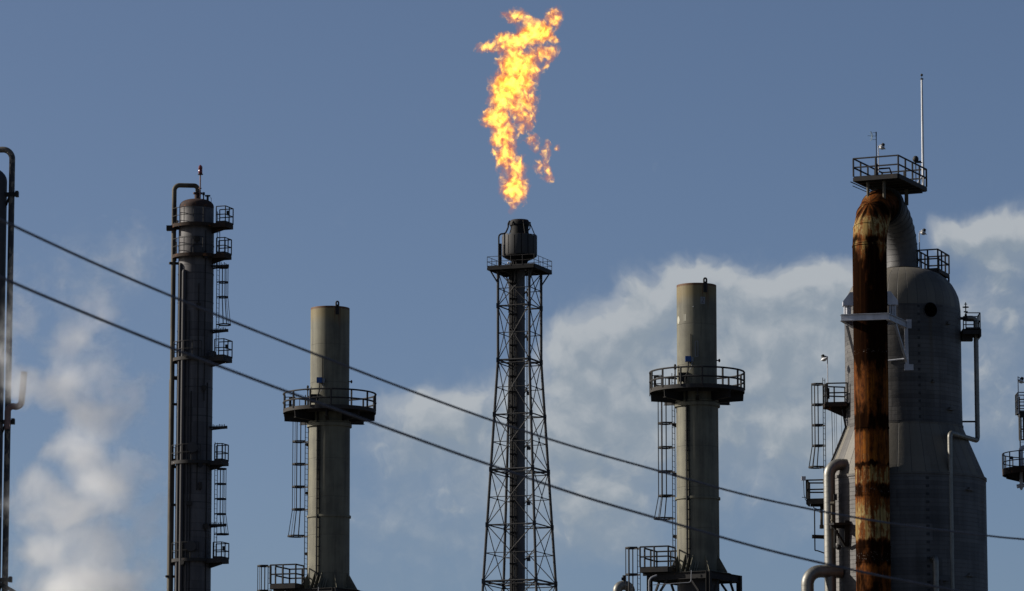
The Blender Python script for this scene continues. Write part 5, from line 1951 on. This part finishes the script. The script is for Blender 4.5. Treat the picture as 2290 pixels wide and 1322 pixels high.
def flame():
    D = 470
    s = D / FPX
    lobes = [  # photo centre, half sizes, tilt, weight
        (1143, 455, 12, 22, -6, .85), (1150, 422, 33, 38, 0, 1.1), (1155, 378, 23, 36, 8, 1.0), (1131, 345, 26, 42, 18, .85), (1146, 345, 12, 30, 0, .6),
        (1126, 302, 30, 38, 6, 1.05), (1111, 262, 34, 34, -20, 1.1), (1102, 268, 26, 16, 0, .8), (1128, 218, 36, 44, 10, 1.1), (1180, 225, 24, 50, 6, .72), (1189, 262, 13, 30, 12, .55), (1165, 290, 14, 26, 25, .45),
        (1140, 190, 46, 38, 0, 1.1), (1164, 178, 34, 34, 0, .9), (1160, 148, 50, 36, 12, 1.1), (1158, 232, 30, 36, 0, .5), (1172, 262, 22, 30, 10, .42), (1150, 118, 28, 26, 0, 1.0), (1160, 92, 62, 24, -12, 1.15), (1200, 75, 46, 30, -6, 1.15), (1125, 90, 36, 18, -20, .95),
        (1092, 105, 30, 13, -8, .8), (1079, 110, 9, 9, 0, .6), (1205, 122, 42, 20, -15, .58), (1222, 128, 14, 26, 15, .45), (1152, 36, 32, 18, 14, .75), (1181, 52, 24, 14, 30, .75), (1238, 40, 22, 26, 10, .8), (1228, 80, 22, 16, 20, .9), (1243, 90, 10, 8, 0, .8),
        (1219, 348, 12, 32, 6, .44), (1226, 392, 12, 22, -10, .42), (1247, 331, 8, 11, 30, .45), (1200, 328, 22, 12, 30, .27), (1190, 308, 18, 12, 30, .30), (1196, 165, 16, 14, 0, .45),
        (1108, 338, 8, 20, 25, .6), (1205, 372, 12, 22, 0, .30),
    ]
    o, base = lobe_hull('gas_flame', lobes, 1.32, .22, s, D, 1143, 472, .8)
    o['label'] = 'bright orange and yellow gas flame leaping above the flare tower'
    o['category'] = 'flame'
    o['kind'] = 'thing'
    m, N, out = new_mat('burning_gas')
    p = N.n('ShaderNodeTexCoord').outputs['Object']
    def warp(p, scale, amp, det=2):
        w = N.noise(p, scale, det, .55, color=True)
        return N.v('ADD', p, N.v('SCALE', N.v('SUBTRACT', w, (.5, .5, .5)), scale=amp))
    p1 = warp(p, .45, 1.1)
    p2 = warp(p1, 1.6, .95, 3)
    p3 = warp(p2, 3.8, .34, 2)
    f = lobe_field(N, p2, lobes, base, s, D, .8)
    q3 = N.v('MULTIPLY', p3, (1.0, 1.0, .8))
    n1 = N.noise(q3, 1.4, 6, .59)
    n2 = N.noise(N.v('ADD', q3, (31, 7, 3)), 1.8, 6, .60)
    body = N.m('ADD', f, N.m('MULTIPLY', N.m('SUBTRACT', n1, .45), 1.9))
    dens = N.mr(body, .0, .36)
    hot = N.mr(N.m('ADD', body, N.m('MULTIPLY', N.m('SUBTRACT', n2, .5), 4.6)), -.05, 1.18)
    col = N.ramp(hot, [(0.0, (1.0, .19, .008)), (.3, (1.0, .28, .012)), (.6, (1.0, .46, .028)), (1.0, (1.0, .62, .075))])
    stg = N.m('MULTIPLY', dens, N.m('ADD', .22, N.m('MULTIPLY', N.m('MULTIPLY', hot, hot), 1.9)))
    em = N.n('ShaderNodeEmission', {'Color': col, 'Strength': N.m('MULTIPLY', stg, 1.05)})
    ab = N.n('ShaderNodeVolumeAbsorption', {'Color': (0.6, .35, .2, 1), 'Density': N.m('MULTIPLY', dens, .7)})
    ad = N.n('ShaderNodeAddShader', {0: em.outputs[0], 1: ab.outputs[0]})
    N.put(out.inputs['Volume'], ad.outputs[0])
    m.cycles.emission_sampling = 'NONE'
    m.cycles.volume_step_rate = 0.06
    o.data.materials.append(m)
    return o


def steam():
    D = 292
    s = D / FPX
    lobes = [
        (190, 1330, 175, 120, 0, 1.35), (105, 1240, 95, 80, 0, 1.2), (215, 1225, 140, 85, 0, 1.15), (150, 1140, 150, 80, -18, 1.1), (85, 1095, 95, 60, -15, .95), (235, 1080, 105, 85, 0, 1.05), (300, 1050, 80, 95, 0, .62),
        (190, 1015, 115, 80, 0, 1.0), (215, 940, 105, 80, 0, .92), (150, 860, 90, 85, 0, .95), (220, 840, 85, 105, 0, .72), (280, 880, 80, 105, 0, .5), (160, 760, 90, 85, 0, .7), (190, 690, 95, 90, 0, .42), (275, 590, 90, 100, 15, .2),
        (40, 870, 65, 60, 0, .8), (20, 790, 55, 75, 0, .75), (60, 715, 65, 75, 0, .45), (25, 1110, 50, 45, 0, .7), (150, 610, 110, 70, 0, .16), (-40, 950, 50, 50, 0, .4), (320, 1180, 70, 90, 0, .45), (300, 1290, 80, 90, 0, .5),
    ]
    o, base = lobe_hull('steam_plume', lobes, 1.3, .45, s, D, 190, 1322, .8)
    o['label'] = 'billowing pale steam plume rising beside the column at the frame edge'
    o['category'] = 'steam'
    o['kind'] = 'thing'
    m, N, out = new_mat('steam')
    p = N.n('ShaderNodeTexCoord').outputs['Object']
    w = N.noise(p, .26, 3, .55, color=True)
    p1 = N.v('ADD', p, N.v('SCALE', N.v('SUBTRACT', w, (.5, .5, .5)), scale=2.6))
    w2 = N.noise(p1, .85, 3, .55, color=True)
    p2 = N.v('ADD', p1, N.v('SCALE', N.v('SUBTRACT', w2, (.5, .5, .5)), scale=.75))
    f = lobe_field(N, p1, lobes, base, s, D, .8)
    n1 = N.noise(p2, .48, 7, .6)
    body = N.m('ADD', f, N.m('MULTIPLY', N.m('SUBTRACT', n1, .5), 1.75))
    d = N.mr(body, .04, .85)
    vs = N.n('ShaderNodeVolumeScatter', {'Color': (.992, .997, 1.0, 1), 'Density': N.m('MULTIPLY', d, .62), 'Anisotropy': .70})
    N.put(out.inputs['Volume'], vs.outputs[0])
    m.cycles.volume_step_rate = .22
    o.data.materials.append(m)
    return o


# ------------------------------------------------------------------ assemble
build_world()
build_ground()
exhaust_stack(738.5, 690, .978, 252, 'shorter olive beige heater stack nearer the slim dark column', False)
exhaust_stack(1557.5, 639, 1.0, 235, 'taller olive beige heater stack marked 2 nearer the rusty pipe', True)
flare_tower()
distillation_column()
edge_column()
vessel_group()
edge_tower()
base_duct()
cables()
flame()
steam()

cd = bpy.data.cameras.new('camera')
cam = bpy.data.objects.new('camera', cd)
COL.objects.link(cam)
cam.location = CAM
cam.rotation_euler = (math.pi / 2 + PITCH, 0, 0)
cd.sensor_width = 36
cd.sensor_fit = 'HORIZONTAL'
cd.lens = 36 * FPX / PW
cd.clip_start = 1
cd.clip_end = 20000
cd.dof.use_dof = True
cd.dof.focus_distance = 243
cd.dof.aperture_fstop = 4.2
SC.camera = cam

SC.view_settings.view_transform = 'Standard'
SC.view_settings.look = 'None'
SC.view_settings.exposure = 0.5
SC.view_settings.gamma = 1
SC.render.engine = 'CYCLES'
SC.cycles.max_bounces = 8
SC.cycles.volume_bounces = 5
SC.cycles.use_denoising = True
SC.render.resolution_x, SC.render.resolution_y = 1024, 591
